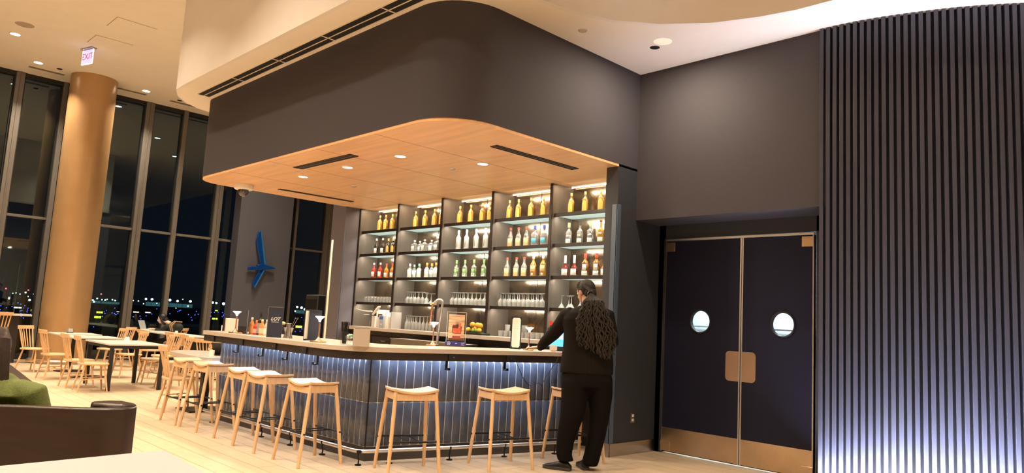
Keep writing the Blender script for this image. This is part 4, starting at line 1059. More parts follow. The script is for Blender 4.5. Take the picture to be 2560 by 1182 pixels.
o = thing('small_card', 'small blank white card at the far end of the bar', 'card', onbar(554,826), -.5)
MB().bb(-.004,.004,-.03,.03,0,.07).build('card', M['white'], o)
o = thing('napkin_holder', 'pale wooden napkin holder behind the furthest bar lamp', 'napkin holder', onbar(577,827), -.35)
MB().bb(-.07,.07,-.115,.115,0,.165).build('box', mat('pale_peach_card', (.70,.50,.40), .6), o, bevel=.002)
o = thing('condiment_caddy', 'low black caddy between the far lamp and the sauce bottles', 'caddy', onbar(606,829), 0)
MB().lathe([(0,0),(.055,0),(.06,.085),(.055,.085),(.050,.008),(0,.008)], 24, cap=False).build('bowl', M['black'], o)
o = thing('acrylic_menu_stand', 'clear acrylic menu stand seen edge-on beside the sauce bottles', 'menu stand', onbar(616,831), math.atan2(onbar(616,831).y, onbar(616,831).x))
MB().box((0,0,.14), (.18,.006,.28)).build('sheet', mat('acrylic_edge', (.45,.45,.47), .2, trans=.6), o)
MB().bb(-.08,.08,-.04,.04,0,.005).build('foot', M['acrylic'], o)
def sauce(px, py, body, capm, r, h, H_, lab, lb, rz=0):
    p = onbar(px, py); t = thing('sauce_bottle', lb, 'bottle', p, 0, 'sauce bottles on the bar')
    r *= 1.12
    MB().lathe([(0,0),(r,0),(r,h),(r*.75,h+.02),(r*.38,h+.045),(r*.34,H_-.02),(0,H_-.02)], 18, cap=False).build('bottle_body', body, t)
    MB().lathe([(0,H_-.025),(r*.42,H_-.025),(r*.40,H_),(0,H_)], 14, cap=False).build('cap', capm, t)
    MB().lathe([(r+.001,.02),(r+.001,h-.02)], 18, cap=False).build('label', lab, t)
sO = mat('orange_sauce', (.85,.30,.08), .3, trans=.2); sR = mat('red_sauce', (.75,.07,.04), .3, trans=.2)
sauce(627.5, 831, sO, C_white, .026, .115, .20, mat('orange_sauce_label', (.80,.42,.16), .6), 'slim orange sauce bottle with white cap, furthest left')
sauce(640, 833, sR, mat('orange_nozzle', (.85,.35,.10), .4), .036, .09, .17, mat('pink_label', (.85,.45,.40), .6), 'fat red sauce bottle with pinkish label')
sauce(653, 832, sO, C_white, .028, .105, .185, mat('peach_sauce_label', (.88,.60,.38), .6), 'orange bottle right of the fat red one')
sauce(664.5, 835, G_clear, C_white, .024, .11, .185, L_white, 'clear bottle with white label behind the dark menu')
o = sauce(648, 829, G_dark, C_black, .03, .16, .26, L_blk, 'tall dark wine-like bottle behind the sauces')
def vis(px, py): return onbar(px, py)
# dark menu with the printed logo
p = onbar(684, 839); az = math.atan2(p.y, p.x)+PI
t = thing('dark_menu', 'upright navy menu card printed with a white LOT logo', 'menu', p, az)
MB().box((0,0,.165), (.010,.155,.33)).build('cover', M['navycard'], t, bevel=.001)
MB().box((0,0,.331), (.014,.155,.006)).box((0,-.078,.165), (.014,.005,.33)).build('edge', M['steel'], t)
lg = text('logo', 'LOT', .050, M['ltext'], frame((.0056,0,.20), (0,1,0), (0,0,1)), t, shear=.3, bold=.0012)
MB().box((.0056,0,.168), (.0012,.075,.010)).build('logo_line', mat('grey_print', (.35,.35,.36), .6), t)
# bar tools: jiggers, copper cup with stirrers, lemon wedge
tools = [(698, 840, .022, .12), (712, 840, .022, .115), (727, 841, .022, .115)]
for i, (px, py, r, h) in enumerate(tools):
    p = onbar(px, py); o = MB().lathe([(0,.0),(r*.85,0),(r*.3,h*.45),(r*.3,h*.55),(r,h),(r*.9,h),(r*.25,h*.58),(0,h*.58)], 18, cap=False).build('jigger', M['steel'], loc=p)
    tag(o, ['hourglass bar measure nearest the navy menu','hourglass bar measure in the middle of the group','hourglass bar measure right of the stirrer cup'][i], 'jigger', 'hourglass bar measures')
p = onbar(719, 838); t = thing('stirrer_cup', 'tall steel cup holding two long stirrers', 'cup', p)
MB().lathe([(0,0),(.022,0),(.026,.155),(.032,.158),(.030,.162),(.023,.155),(.020,.006),(0,.006)], 20, cap=False).build('cup', M['steel'], t)
for (dx, dy) in ((.075,-.02),(.10,-.05)):
    tag(MB().tube([p+Vector((0,0,.03)), p+Vector((dx*.6, dy-.03, .22))], .0025, 6).tube([p+Vector((dx*.58, dy-.03, .215)), p+Vector((dx*.62, dy-.031, .228))], .006, 8).build('bar_stirrer', M['steel']),
        'long pale stirrer leaning right in the cup, '+('upper' if dx < .09 else 'lower')+' of two', 'stirrer', 'bar stirrers')
p = onbar(704, 836); t = thing('garnish_glass', 'narrow glass topped with a pale lemon garnish', 'glass', p)
MB().lathe([(0,0),(.024,0),(.026,.14),(.023,.14),(.021,.006),(0,.006)], 18, cap=False).build('glass_body', M['acrylic'], t)
MB().ell((0,0,.155), (.032,.028,.020)).build('lemon', mat('lemon_flesh', (.75,.66,.30), .6), t)
# dark folded menu box
p = onbar(776, 849); az = math.atan2(p.y, p.x)+PI
t = thing('folded_menu', 'thick navy menu folder with cream pages behind the lamp', 'menu', (p.x, p.y, ZT), az)
MB().box((-.02,.028,.160), (.012,.135,.32)).box((-.02,-.0,.3215),(.06,.14,.004)).build('cover', M['navycard'], t, bevel=.001)
MB().prism([(-.012,-.040),(.07,-.070),(.07,-.064),(-.012,-.034)], .015, .31).build('pages', M['paper'], t)
MB().prism([(-.012,-.044),(.075,-.074),(.075,-.071),(-.012,-.040)], 0, .32).build('back_cover', M['navycard'], t)
t.rotation_euler.z = az
# straws, sweets, napkin box
p = onbar(860, 857); t = thing('straw_glass', 'clear glass packed with black straws', 'glass', p)
MB().lathe([(0,0),(.036,0),(.040,.13),(.037,.13),(.033,.008),(0,.008)], 22, cap=False).build('glass_body', M['acrylic'], t)
for k in range(26):
    a = 2*PI*k*.618; rr = .026*math.sqrt(k/26); MB().tube([(rr*math.cos(a)*.7, rr*math.sin(a)*.7, .012), (rr*math.cos(a)*1.6, rr*math.sin(a)*1.6, .215+.004*(k%3))], .0032, 6).build('straw', M['black'], t)
p = onbar(874, 860); t = thing('sweets_goblet', 'footed glass goblet heaped with wrapped sweets', 'goblet', p)
MB().lathe([(0,0),(.030,0),(.030,.004),(.006,.015),(.006,.03),(.035,.055),(.045,.09),(.043,.09),(.032,.058),(0,.04)], 22, cap=False).build('bowl', M['acrylic'], t)
sc = [mat('sweet_white', (.82,.82,.80), .3), mat('sweet_green', (.20,.55,.30), .3), mat('sweet_clear', (.7,.75,.78), .2)]
for k in range(12):
    a = 2.4*k; rr = .026*math.sqrt((k%6)/6+.1); MB().ell((rr*math.cos(a), rr*math.sin(a), .072+.022*(k//6)+.004*(k%3)), (.014,.011,.010), 10, 6, Matrix.Rotation(a,3,'Z')).build('sweet', sc[k%3], t)
p = onbar(902, 862); t = thing('napkin_box', 'plain taupe napkin box near the rounded bar corner', 'napkin box', p, math.atan2(p.y,p.x)+PI)
MB().box((-.06,0,.082), (.12,.155,.165)).build('box', mat('taupe_card', (.46,.39,.33), .6), t, bevel=.002)
MB().box((-.06,0,.1665), (.10,.14,.004)).build('black_lid', M['black'], t)
# poster stand
p = onbar(1138, 866); az = math.atan2(p.y, p.x)+PI+.06
t = thing('poster_stand', 'acrylic poster stand showing a red cocktail on a blue base', 'poster stand', p, az)
MB().box((0,0,.033), (.06,.235,.045)).build('base', M['cobalt'], t, bevel=.003)
MB().box((0,0,.22), (.008,.215,.33)).build('acrylic_sleeve', M['acrylic'], t)
ed = MB().box((0,0,.386), (.009,.218,.004)).box((0,-.108,.22), (.009,.004,.33)).box((0,.108,.22), (.009,.004,.33)); ed.build('bright_edges', mat('acrylic_rim', (.75,.68,.60), .2), t)
pic = MB().box((.0052,0,.215), (.001,.18,.29)).build('poster', mat('sepia_wood_print', (.48,.24,.12), .5, noise=.6, nscale=3, stretch=(1,1.2,14), col2=(.85,.60,.40)), t)
def flat(pts, x, name, m_, par=pic):
    vs = [(x-.0004, a, b) for a, b in pts]+[(x, a, b) for a, b in pts]; n = len(pts)
    return MB().add(vs, [tuple(range(n-1,-1,-1)), tuple(range(n,2*n))]+[(i,(i+1)%n,n+(i+1)%n,n+i) for i in range(n)]).build(name, m_, par)
rg_ = mat('print_red_drink', (.62,.05,.03), .4, noise=.5, nscale=30, col2=(.85,.16,.07)); dg = mat('print_dark_glass', (.12,.03,.03), .4)
flat([(-.035,.145),(.050,.145),(.058,.165),(.060,.225),(.050,.240),(-.038,.240),(-.048,.225),(-.046,.165)], .0062, 'printed_glass', dg)
flat([(-.030,.150),(.045,.150),(.052,.168),(.053,.205),(-.040,.205),(-.040,.168)], .0067, 'printed_drink', rg_)
flat([(.020,.19),(.048,.21),(.055,.262),(.038,.268),(.022,.225)], .0072, 'printed_grapefruit', mat('print_coral', (.80,.16,.08), .5))
dk = mat('print_rosemary', (.05,.06,.03), .6)
rm = MB()
for (a, L) in ((-50,.05),(-30,.06),(-10,.07),(10,.06),(30,.05),(-70,.035),(50,.04)):
    th = r_(a); c = (.012, .235); d = (math.sin(th), math.cos(th)); nn_ = (d[1], -d[0])
    q = [(c[0]+nn_[0]*.003, c[1]+nn_[1]*.003), (c[0]+d[0]*L, c[1]+d[1]*L), (c[0]-nn_[0]*.003, c[1]-nn_[1]*.003)]
    rm.add([(.0070, *v) for v in q]+[(.0074, *v) for v in q], [(0,1,2),(5,4,3),(0,3,4,1),(1,4,5,2),(2,5,3,0)])
rm.build('printed_rosemary', dk, pic)
flat([(-.085,.072),(.088,.072),(.088,.10),(-.085,.095)], .0066, 'printed_table', mat('print_dark_table', (.10,.05,.03), .5))
flat([(-.045,.085),(.055,.085),(.050,.12),(-.040,.12)], .0070, 'printed_reflection', mat('print_red_reflection', (.28,.07,.04), .5))
ring = MB().tube([(.0305, -.078+.017*math.cos(2*PI*k/20), .033+.017*math.sin(2*PI*k/20)) for k in range(20)], .0022, 6, closed=True)
ring.tube([(.0305,-.088,.026),(.0305,-.078,.034),(.0305,-.066,.030)], .0022, 6).tube([(.0305,-.078,.034),(.0305,-.082,.044)], .002, 6); ring.build('round_emblem', M['ltext'], t)
text('logo', 'LOT', .022, M['ltext'], frame((.0305,.082,.038), (0,1,0), (0,0,1)), t)
MB().box((.0305,.005,.036), (.001,.022,.006)).box((.0305,.082,.022), (.001,.036,.003)).build('small_print', M['ltext'], t)
# octagonal menu on a black clipboard
p = onbar(1288, 872); az = math.atan2(p.y, p.x)+PI
t = thing('menu_board', 'slim black menu board holding a cream octagonal sheet', 'menu', p, az)
MB().box((0,0,.19), (.012,.125,.38)).build('board', M['black'], t, bevel=.002)
oc = [(-.048,.035),(-.034,.018),(.034,.018),(.048,.035),(.048,.345),(.034,.362),(-.034,.362),(-.048,.345)]
sh_ = flat(oc, .0072, 'menu_sheet', M['paper'], t)
ln = MB()
for k in range(13): ln.box((.0074,0,.33-.018*k), (.0006, .045+.02*((k*7)%3)/2, .0035))
ln.build('printed_lines', mat('soft_grey_print', (.55,.50,.42), .7), sh_)
# till screen and card beyond the hand
t = thing('till_screen', 'blue-lit touch screen till partly hidden by the standing person', 'screen', (6.52, 5.83, ZT), math.atan2(5.8,6.5)+PI-.15)
MB().box((0,0,.14), (.02,.30,.20), M3=Matrix.Rotation(r_(-12),3,'Y')).build('housing', M['black'], t, bevel=.004)
MB().box((.0125,0,.14), (.003,.275,.175), M3=Matrix.Rotation(r_(-12),3,'Y')).build('display', M['screen'], t)
MB().box((-.03,0,.03), (.12,.12,.06)).build('stand', M['black'], t, bevel=.004)
MB().box((.016,.05,.17), (.002,.12,.07), M3=Matrix.Rotation(r_(-12),3,'Y')).build('picture_tile', mat('screen_picture', (.5,.6,.7), .3, emit=(.45,.6,.75), es=.8, noise=.7, nscale=25), t)
o = thing('reserved_card', 'small white card in a wooden foot before the till screen', 'card', onbar(1383,879), math.atan2(5.7,6.3)+PI)
MB().box((0,0,.045), (.004,.085,.06)).build('card', M['white'], o); MB().box((0,0,.008), (.03,.05,.016)).build('foot', M['beech'], o)
# ------------------------------------------------------------------ behind the bar
# gooseneck beer tap on the back counter line
t = thing('beer_tap', 'tall gooseneck copper and chrome beer tap with brass fittings', 'tap', (5.85, 7.18, 0))
q = Zp(1150, 780, 1.35)
tp = Vector((5.75, 7.20, 0)); t.location = tp
dd = (Qp(1178,770,9.2)-Qp(1140,770,9.2)); rt = Vector((RH.x, RH.y, 0))
def L3(u, z): v = rt*u; return (v.x, v.y, z)
MB().bb(-.07,.07,-.07,.07,.0,1.09).build('column', M['steel'], t)
MB().tube([L3(-.075,1.36), L3(-.06,1.40), L3(-.055,1.52), L3(-.045,1.60)], .016, 12).build('handle', M['copper'], t)
pts = [L3(.035,1.09), L3(.055,1.38), L3(.075,1.60)] + [L3(.035+.042*math.cos(r_(a)), 1.625+.045*math.sin(r_(a))) for a in range(0,181,20)] + [L3(-.010,1.60)]
MB().tube(pts, .017, 12).build('gooseneck', M['chrome'], t)
MB().ell(L3(-.045,1.61), (.022,.022,.022)).ell(L3(-.05,1.57), (.018,.018,.018)).tube([L3(-.075,1.60), L3(.0,1.61)], .010, 10).build('valve', M['brass'], t)
MB().tube([L3(-.08,1.35), L3(.06,1.37)], .014, 12).build('crossbar', M['chrome'], t)
# fruit in an open-fronted rack
p = Xp(1189, 828, 6.97); FY = p.y
t = thing('fruit_basket', 'black tray with clear sides on the back counter', 'basket', (6.975, FY, ZC))
MB().bb(-.07,.095,-.20,.20,0,.03).build('tray', M['black'], t, bevel=.004)
MB().bb(-.07,-.067,-.20,.20,.03,.16).bb(-.07,.095,-.20,-.196,.03,.16).bb(-.07,.095,.196,.20,.03,.16).build('clear_sides', M['acrylic'], t)
orm = mat('orange_peel', (.90,.38,.03), .45, bump=.2, nscale=90); lem = mat('lemon_peel', (.90,.62,.05), .45, bump=.2, nscale=90); lim = mat('lime_peel', (.25,.42,.06), .45, bump=.2, nscale=90)
def fruit(name, lb, dx, dy, dz, r, m_, sq=1):
    tag(MB().ell((0,0,0), (r, r*sq, r), 16, 10).build(name, m_, loc=(6.975+dx, FY+dy, ZC+.035+dz)), lb, 'fruit', 'fruit in the back counter tray')
fruit('orange', 'orange at the upper left of the fruit tray', -.02, .055, .105, .040, orm)
fruit('orange', 'orange at the upper middle of the fruit tray', .0, -.03, .102, .040, orm)
fruit('orange', 'orange at the upper right of the fruit tray', -.02, -.105, .098, .039, orm)
fruit('lemon', 'yellow lemon at the lower left of the fruit tray', -.03, .13, .034, .034, lem, 1.2)
fruit('lime', 'green lime in the bottom middle of the fruit tray', -.035, .02, .026, .026, lim, 1.3)
fruit('lemon', 'yellow lemon at the lower right of the fruit tray', -.03, -.10, .034, .034, lem, 1.1)
fruit('lime', 'second green lime right of the first in the tray', -.04, -.05, .027, .025, lim, 1.2)
fruit('orange', 'orange at the back of the fruit tray, low', .04, .08, .040, .040, orm)
# aircraft model, card reader and leaflets on the back counter
p = Xp(925, 818, 6.96)
def BC_(px, py=815, x=6.98): return Xp(px, py, x)
yA = BC_(921).y; yB = BC_(948).y; yC = BC_(970).y
t = thing('model_aircraft', 'white model aircraft with long upswept wing on the back counter', 'model aircraft', (6.98, yA, ZC))
def W_(px, py, x=6.95): q = Xp(px, py, x); return Vector((q.x-6.98, q.y-yA, q.z-ZC))
wh = M['white']
MB().tube([W_(886.5,770), W_(905,775.5), W_(920,778), W_(930,778)], [.003,.008,.012,.014], 8).build('wing', wh, t)
MB().tube([W_(932,786), W_(940,776), W_(947,768), W_(950,766)], [.016,.026,.026,.014], 14).build('fuselage', wh, t)
MB().tube([W_(910,786), W_(923,786)], .006, 8).build('tailplane', wh, t)
MB().tube([W_(925,800), W_(923,816)], .006, 8).build('stand', M['steel'], t)
o = thing('white_leaflets', 'white leaflet holder under the model aircraft wing', 'leaflet holder', (7.05, BC_(925).y, ZC), -.1)
MB().box((0,0,.09), (.03,.11,.20)).build('leaflets', wh, o); 
o = thing('card_terminal', 'grey and white terminal with a blue top label', 'card terminal', (7.03, BC_(949).y, ZC), -.25)
MB().box((0,0,.10), (.05,.19,.20)).build('body', mat('blue_grey_plastic', (.42,.46,.52), .4), o, bevel=.006)
MB().box((-.027,0,.165), (.003,.17,.05)).build('blue_label', mat('blue_label', (.04,.16,.42), .5), o)
MB().box((-.027,0,.06), (.003,.06,.025)).build('badge', M['paper'], o)
MB().box((0,.115,.10), (.05,.02,.21)).build('side_panel', wh, o)
o = thing('white_printer', 'white boxy device standing behind the blue-labelled terminal', 'printer', (7.24, BC_(955,812,7.24).y, ZC))
MB().box((0,0,.15), (.10,.24,.30)).build('housing', wh, o, bevel=.006); MB().box((-.052,0,.20), (.004,.12,.05)).build('dark_slot', M['black'], o)
for i, (px, h) in enumerate(((966.5,.26),(973,.19),(979.5,.27))):
    o = thing('file_folder', ['tall pale folder left in the row by the terminal','short pale folder in the middle of the row','tall pale folder right in the row by the terminal'][i], 'folder', (7.05, BC_(px).y, ZC)); MB().box((0,0,h/2), (.20,.022,h)).build('folder', [wh, M['paper'], mat('grey_folder', (.35,.33,.31), .5)][i], o)
# red-topped bottles by the till
for i, (px, hh) in enumerate(((1375,.24),(1392,.29))):
    p = Xp(px, 840, 6.99); t = thing('red_capped_bottle', ['dark bottle with red cap beside the reaching arm','taller dark bottle with red cap behind the arm'][i], 'bottle', (7.0, p.y, ZC))
    MB().lathe([(0,0),(.040,0),(.040,.15),(.015,.19),(.015,hh-.04),(0,hh-.04)], 18, cap=False).build('glass_body', G_dark, t)
    MB().lathe([(0,hh-.05),(.020,hh-.05),(.020,hh+.01),(0,hh+.01)], 14, cap=False).build('cap', mat('bright_red_cap', (.70,.03,.02), .4), t)
# steel work units behind the bar top
t = thing('steel_ice_bin', 'brushed steel ice bin under the back counter edge', 'ice bin', (6.64, 8.4, 0))
MB().bb(-.02,.24,-.75,.95,.80,1.09).build('body', M['steel'], t, bevel=.004); MB().bb(-.03,.25,-.76,.96,1.09,1.105).build('lid', M['steel'], t, bevel=.003); MB().bb(0,.24,-.7,.9,0,.80).build('stand', M['black'], t)
t = thing('steel_sink_unit', 'lower steel sink unit behind the bar lamp', 'sink', (6.55, 7.2, 0))
MB().bb(-.15,.25,-.7,.3,.75,1.03).build('body', M['steel'], t, bevel=.004); MB().bb(-.16,.26,-.71,.31,1.03,1.045).build('rim', M['chrome'], t, bevel=.003); MB().bb(-.1,.2,-.65,.25,0,.75).build('cabinet', M['black'], t)
# tall glass screens seen edge-on behind the bar end, and the black cabinet
def screen_post(px, ytop, name, lb, m_, x=5.6, wd=.028, catg='screen'):
    p = Xp(px, 845, x); q = Xp(px, ytop, x)
    t = thing(name, lb, catg, (p.x, p.y, 0))
    dz = q.z; d = Vector((p.x, p.y, 0)).normalized(); az = math.atan2(p.y, p.x)
    t.rotation_euler.z = az
    MB().bb(-.01, .01, -wd/2, wd/2, 0, dz).build('edge', m_, t, bevel=.002)
    MB().bb(.01, .7, -.004, .004, .0, dz).build('glass_sheet', M['acrylic'], t)
screen_post(811, 601, 'glass_screen', 'tall glass screen with a cream edge strip behind the bar end', mat('cream_edge', (.72,.60,.46), .4))
screen_post(841, 576, 'glass_screen', 'tall glass screen with a thin dark blue edge, right of the cream one', mat('teal_edge', (.03,.055,.07), .3), 6.0, .012)
p = Xp(796, 850, 6.9)
t = thing('black_cabinet', 'tall black cabinet beyond the far end of the bar', 'cabinet', (7.0, p.y+.3, 0), r_(0))
zt_ = Xp(796, 737, 6.9).z
MB().bb(-.14,.16,-.22,.22,0,zt_).build('body', M['black'], t, bevel=.02)
MB().bb(-.15,-.14,-.20,.20,.1,zt_-.08).build('door', M['blackm'], t, bevel=.004)
# ------------------------------------------------------------------ people
def hand(mb, base, fwd, up, side, s=1.0, curl=.5):
    """palm and five bent fingers; side points from the little finger to the thumb"""
    f = Vector(fwd).normalized(); n = Vector(up).normalized(); sd = Vector(side).normalized(); b = Vector(base)
    R = Matrix((f, sd, n)).transposed()
    mb.ell(b+f*.045*s, (.052*s,.042*s,.017*s), 14, 8, R)
    for k, (o, L) in enumerate(((-.032,.058),(-.011,.075),(.011,.080),(.031,.072))):
        p0 = b+f*.080*s+sd*o*s; p1 = p0+(f*.55+n*.10)*L*.6*s+sd*o*.25*s; p2 = p1+(f*.9-n*curl)*L*.38*s; p3 = p2+(f*.5-n*curl*1.3)*L*.28*s
        mb.tube([p0-f*.02*s, p0, p1, p2, p3], [.0095*s,.0095*s,.0088*s,.0080*s,.0062*s], 8); mb.ell(p3, (.0066*s,)*3, 8, 6)
    q0 = b+f*.02*s+sd*.034*s; q1 = q0+(f*.5+sd*.75)*.034*s; q2 = q1+(f*.85+sd*.25-n*.2)*.034*s
    mb.tube([q0-f*.01*s, q0, q1, q2], [.013*s,.0125*s,.0105*s,.0075*s], 8); mb.ell(q2, (.0078*s,)*3, 8, 6)
def head(mb, c, fd, s=1.0, tilt=0, ears=(1,-1)):
    """skull, jaw, nose, lips, brow, ears; fd is the way the face looks"""
    f = Vector(fd).normalized(); z = Vector((0,0,1)); z = (z-f*z.dot(f)).normalized(); sd = z.cross(f)
    R = Matrix((f, sd, z)).transposed(); c = Vector(c)
    P = lambda a, b_, d: c+f*a*s+sd*b_*s+z*d*s
    mb.ell(P(-.010,0,.025), (.098*s,.077*s,.095*s), 20, 14, R)
    mb.ell(P(.030,0,-.030), (.062*s,.060*s,.085*s), 18, 12, R)
    mb.ell(P(.060,0,-.088), (.025*s,.026*s,.020*s), 12, 8, R)
    mb.tube([P(.090,0,.015), P(.104,0,-.010), P(.112,0,-.028)], [.008*s,.011*s,.014*s], 10); mb.ell(P(.103,0,-.030), (.014*s,.018*s,.010*s), 10, 7, R)
    mb.ell(P(.088,0,-.060), (.012*s,.026*s,.006*s), 12, 6, R); mb.ell(P(.086,0,-.069), (.012*s,.023*s,.007*s), 12, 6, R)
    for e in (-1, 1):
        mb.ell(P(.075,.030*e,.030), (.016*s,.024*s,.008*s), 10, 6, R)
        if e in ears: mb.ell(P(-.005,.078*e,-.008), (.020*s,.010*s,.033*s), 12, 8, R)
    return f, sd, z, P
def eyes(root, P, f, s, mwhite, mdark):
    for e in (-1, 1):
        o = MB().ell(P(.078,.031*e,.008), (.013*s,)*3, 12, 8).build('eye', mwhite, root); MB().ell(P(.0885,.031*e,.008), (.0055*s,)*3, 10, 6).build('iris', mdark, o)

# the standing person at the bar
D0 = 7.52
def Q(px, py, dh=D0): return Qp(px, py, dh)
man = thing('person', 'person in a black suit with long locs leaning a hand on the bar', 'person', (0,0,0))
hc_ = Q(1464, 731, 7.60); fd = FH*.78 - RH*.60 - Vector((0,0,.25))
body = MB()
f_, sd_, z_, PP = head(body, hc_, fd, 1.0)
neck0 = Q(1470, 772, 7.52)
body.tube([PP(-.02,0,-.05), neck0+Vector((0,0,.03)), neck0-Vector((0,0,.05))], [.058,.060,.075], 14)
body.loft([(Q(1467,940,7.50),.20,.12),(Q(1468,880,7.50),.19,.11),(Q(1468,830,7.50),.20,.115),(Q(1468,790,7.50),.21,.11),(Q(1469,772,7.51),.11,.08)], 18)
LS, LE, LW = Q(1418,790,7.55), Q(1384,834,7.72), Vector((5.68,5.60,1.185))
LW = Q(1347,868,7.92)
RS, RE, RW = Q(1517,790,7.50), Q(1531,853,7.47), Q(1497,868,7.85)
body.tube([LS, LE, LW], [.05,.042,.030], 12).tube([RS, RE, RW], [.05,.042,.030], 12)
pf = (-RH*.85+FH*.35-Vector((0,0,.12))).normalized()
hn = LW+pf*.005; hn.z = max(hn.z, ZT+.02)
hand(body, hn, pf, (0,0,1), FH*.9+RH*.3, 1.0, .35)
hand(body, RW+FH*.01, FH, (0,0,1), -RH, 1.0, .5)
body.tube([Q(1445,945,7.5), Q(1432,1035,7.49), Q(1415,1135,7.52)], [.085,.06,.045], 12).tube([Q(1492,945,7.5), Q(1495,1040,7.54), Q(1477,1140,7.57)], [.085,.06,.045], 12)
fuse(body.build('body', M['skin'], man), .0065, 3)
eyes(man, PP, f_, 1.0, M['white'], M['black'])
jk = MB()
jk.loft([(Q(1466,934,7.50),.272,.165),(Q(1468,905,7.50),.268,.165),(Q(1469,865,7.50),.250,.155),(Q(1469,830,7.50),.245,.15),(Q(1469,800,7.50),.255,.15),(Q(1470,784,7.51),.235,.135),(Q(1471,772,7.52),.15,.11),(Q(1471,764,7.53),.085,.085)], 26)
jk.tube([Q(1432,786,7.52), LS, LS.lerp(LE,.5)+Vector((0,0,-.004)), LE, LE.lerp(LW,.6), LW-pf*.02], [.085,.088,.078,.070,.058,.046], 16)
jk.tube([Q(1500,786,7.50), RS, RS.lerp(RE,.5), RE, RE.lerp(RW,.6), RW-FH*.02], [.085,.088,.075,.070,.055,.045], 16)
jo = jk.build('jacket', M['suit'], man); fuse(jo, .011, 5)
cl_ = MB().tube([Q(1452,770,7.46), Q(1470,766,7.42), Q(1490,770,7.46)], .020, 10); cl_.build('collar', M['suit'], man)
vb = MB()
a, b = Q(1474,880,7.335), Q(1474,934,7.33)
MB().tube([a, b], .003, 6).build('back_vent', mat('seam_black', (.004,.003,.003), .9), man)
for k in range(3):
    p = LE.lerp(LW, .80+.07*k) - FH*.048 - RH*.01 - Vector((0,0,.012)); MB().ell(p, (.006,.006,.006), 10, 6).build('cuff_button', M['black'], man)
MB().tube([LW-pf*.025, LW+pf*.004], [.040,.034], 14).build('shirt_cuff', M['blackcl'], man)
tr = MB()
tr.loft([(Q(1467,922,7.50),.24,.15),(Q(1467,945,7.50),.262,.17),(Q(1467,965,7.50),.262,.17)], 26)
tr.loft([(Q(1440,950,7.49),.15,.15),(Q(1437,985,7.48),.137,.14),(Q(1430,1040,7.47),.120,.13),(Q(1419,1080,7.49),.099,.11),(Q(1412,1110,7.51),.085,.10),(Q(1410,1135,7.52),.079,.095),(Q(1414,1150,7.52),.080,.10)], 22)
tr.loft([(Q(1496,950,7.50),.145,.15),(Q(1500,985,7.52),.128,.14),(Q(1499,1040,7.55),.100,.125),(Q(1491,1090,7.57),.092,.11),(Q(1482,1130,7.58),.084,.10),(Q(1477,1150,7.58),.086,.095),(Q(1475,1163,7.58),.074,.09)], 22)
to = tr.build('trousers', M['trous'], man); fuse(to, .012, 4)
def shoe(heel, dirv, L=.29, name='shoe'):
    h = Vector(heel); d = Vector(dirv).normalized(); sd = Vector((-d.y, d.x, 0)); vs = []; n = 14
    prof = [(-.005,.030,.055),(.03,.040,.090),(.07,.041,.098),(.11,.040,.092),(.15,.042,.076),(.19,.047,.062),(.23,.048,.052),(.265,.040,.042),(.287,.022,.030)]
    mb = MB(); k = len(prof)
    for (t_, w_, hh) in prof:
        for j in range(n):
            a = PI*j/(n-1); vs.append(h+d*t_*L/.29+sd*w_*math.cos(a)+Vector((0,0,.026+(hh-.026)*max(0,math.sin(a))**.8)))
    fs = [(i*n+j, i*n+j+1, (i+1)*n+j+1, (i+1)*n+j) for i in range(k-1) for j in range(n-1)] + [((i+1)*n, (i+1)*n+n-1, i*n+n-1, i*n) for i in range(k-1)] + [tuple(range(n)), tuple((k-1)*n+j for j in range(n-1,-1,-1))]
    o = mb.add(vs, fs).build(name, M['shoe'], man, angle=60)
    pts = [(h+d*t_*L/.29+sd*w_*1.04)[:2] for (t_, w_, _) in prof] + [(h+d*.295*L/.29)[:2]] + [(h+d*t_*L/.29-sd*w_*1.04)[:2] for (t_, w_, _) in prof[::-1]]
    MB().prism([tuple(q) for q in pts], .001, .030).build('sole', M['sole'], o, bevel=.003)
shoe((5.715,4.865,0), (-.11,.27,0)); shoe((5.88,4.80,0), (.55,.75,0))
# locs gathered at the back of the head
cap = MB(); Rh = Matrix((f_, sd_, z_)).transposed()
cap.ell(PP(-.022,0,.036), (.102,.086,.098), 22, 14, Rh); cap.ell(PP(-.065,0,-.02), (.060,.072,.070), 18, 12, Rh)
ho = cap.build('hair', M['dread'], man)
knot = Q(1477, 733, 7.46)
rnd = random.Random(3)
locs = MB()
for k in range(18):           # rows combed back over the scalp to the knot
    a = -1.25+2.5*k/17
    st = PP(.055*math.cos(a*.7), .078*math.sin(a), .118*math.cos(a*.85)-.0)
    md = PP(-.045, .082*math.sin(a), .122*math.cos(a*.9)+.004)
    locs.tube([st, st.lerp(md,.5)+z_*.010*math.cos(a), md, md.lerp(knot,.6)-FH*.01, knot], .0075, 6)
for k in range(70):
    u = (k+.5)/70; u = min(1, max(0, u+rnd.uniform(-.03,.03))); lay = k % 3
    dh = 7.285 + .022*lay
    yend = 852+26*math.sin(u*PI*.62)+rnd.uniform(-14,14)+(8 if u > .5 else 0)
    pts = [knot+Vector((rnd.uniform(-.02,.02),)*3)]
    pts.append(Q(1473+u*20, 738+u*6, 7.42))
    n = 20; ph = rnd.uniform(0, 6.28); am = rnd.uniform(1.2, 2.6); fq = rnd.uniform(.9, 1.4)
    for i in range(n+1):
        s_ = i/n; y = 752+(yend-752)*s_
        xl = 1462-(19*min(1,(y-752)/45)); xr = 1503+36*min(1,(y-752)/85)**.8
        if y > 835: xr -= (y-835)*.10; xl += (y-835)*.16
        x = xl+(xr-xl)*u+math.sin(ph+i*fq*1.5)*am*1.5
        pts.append(Q(x, y, dh-.035*math.sin(s_*PI)+rnd.uniform(-.004,.004)))
    locs.tube(pts, [.006]*2+[.0086+rnd.uniform(-.0018,.0018) for _ in range(n)]+[.004], 6)
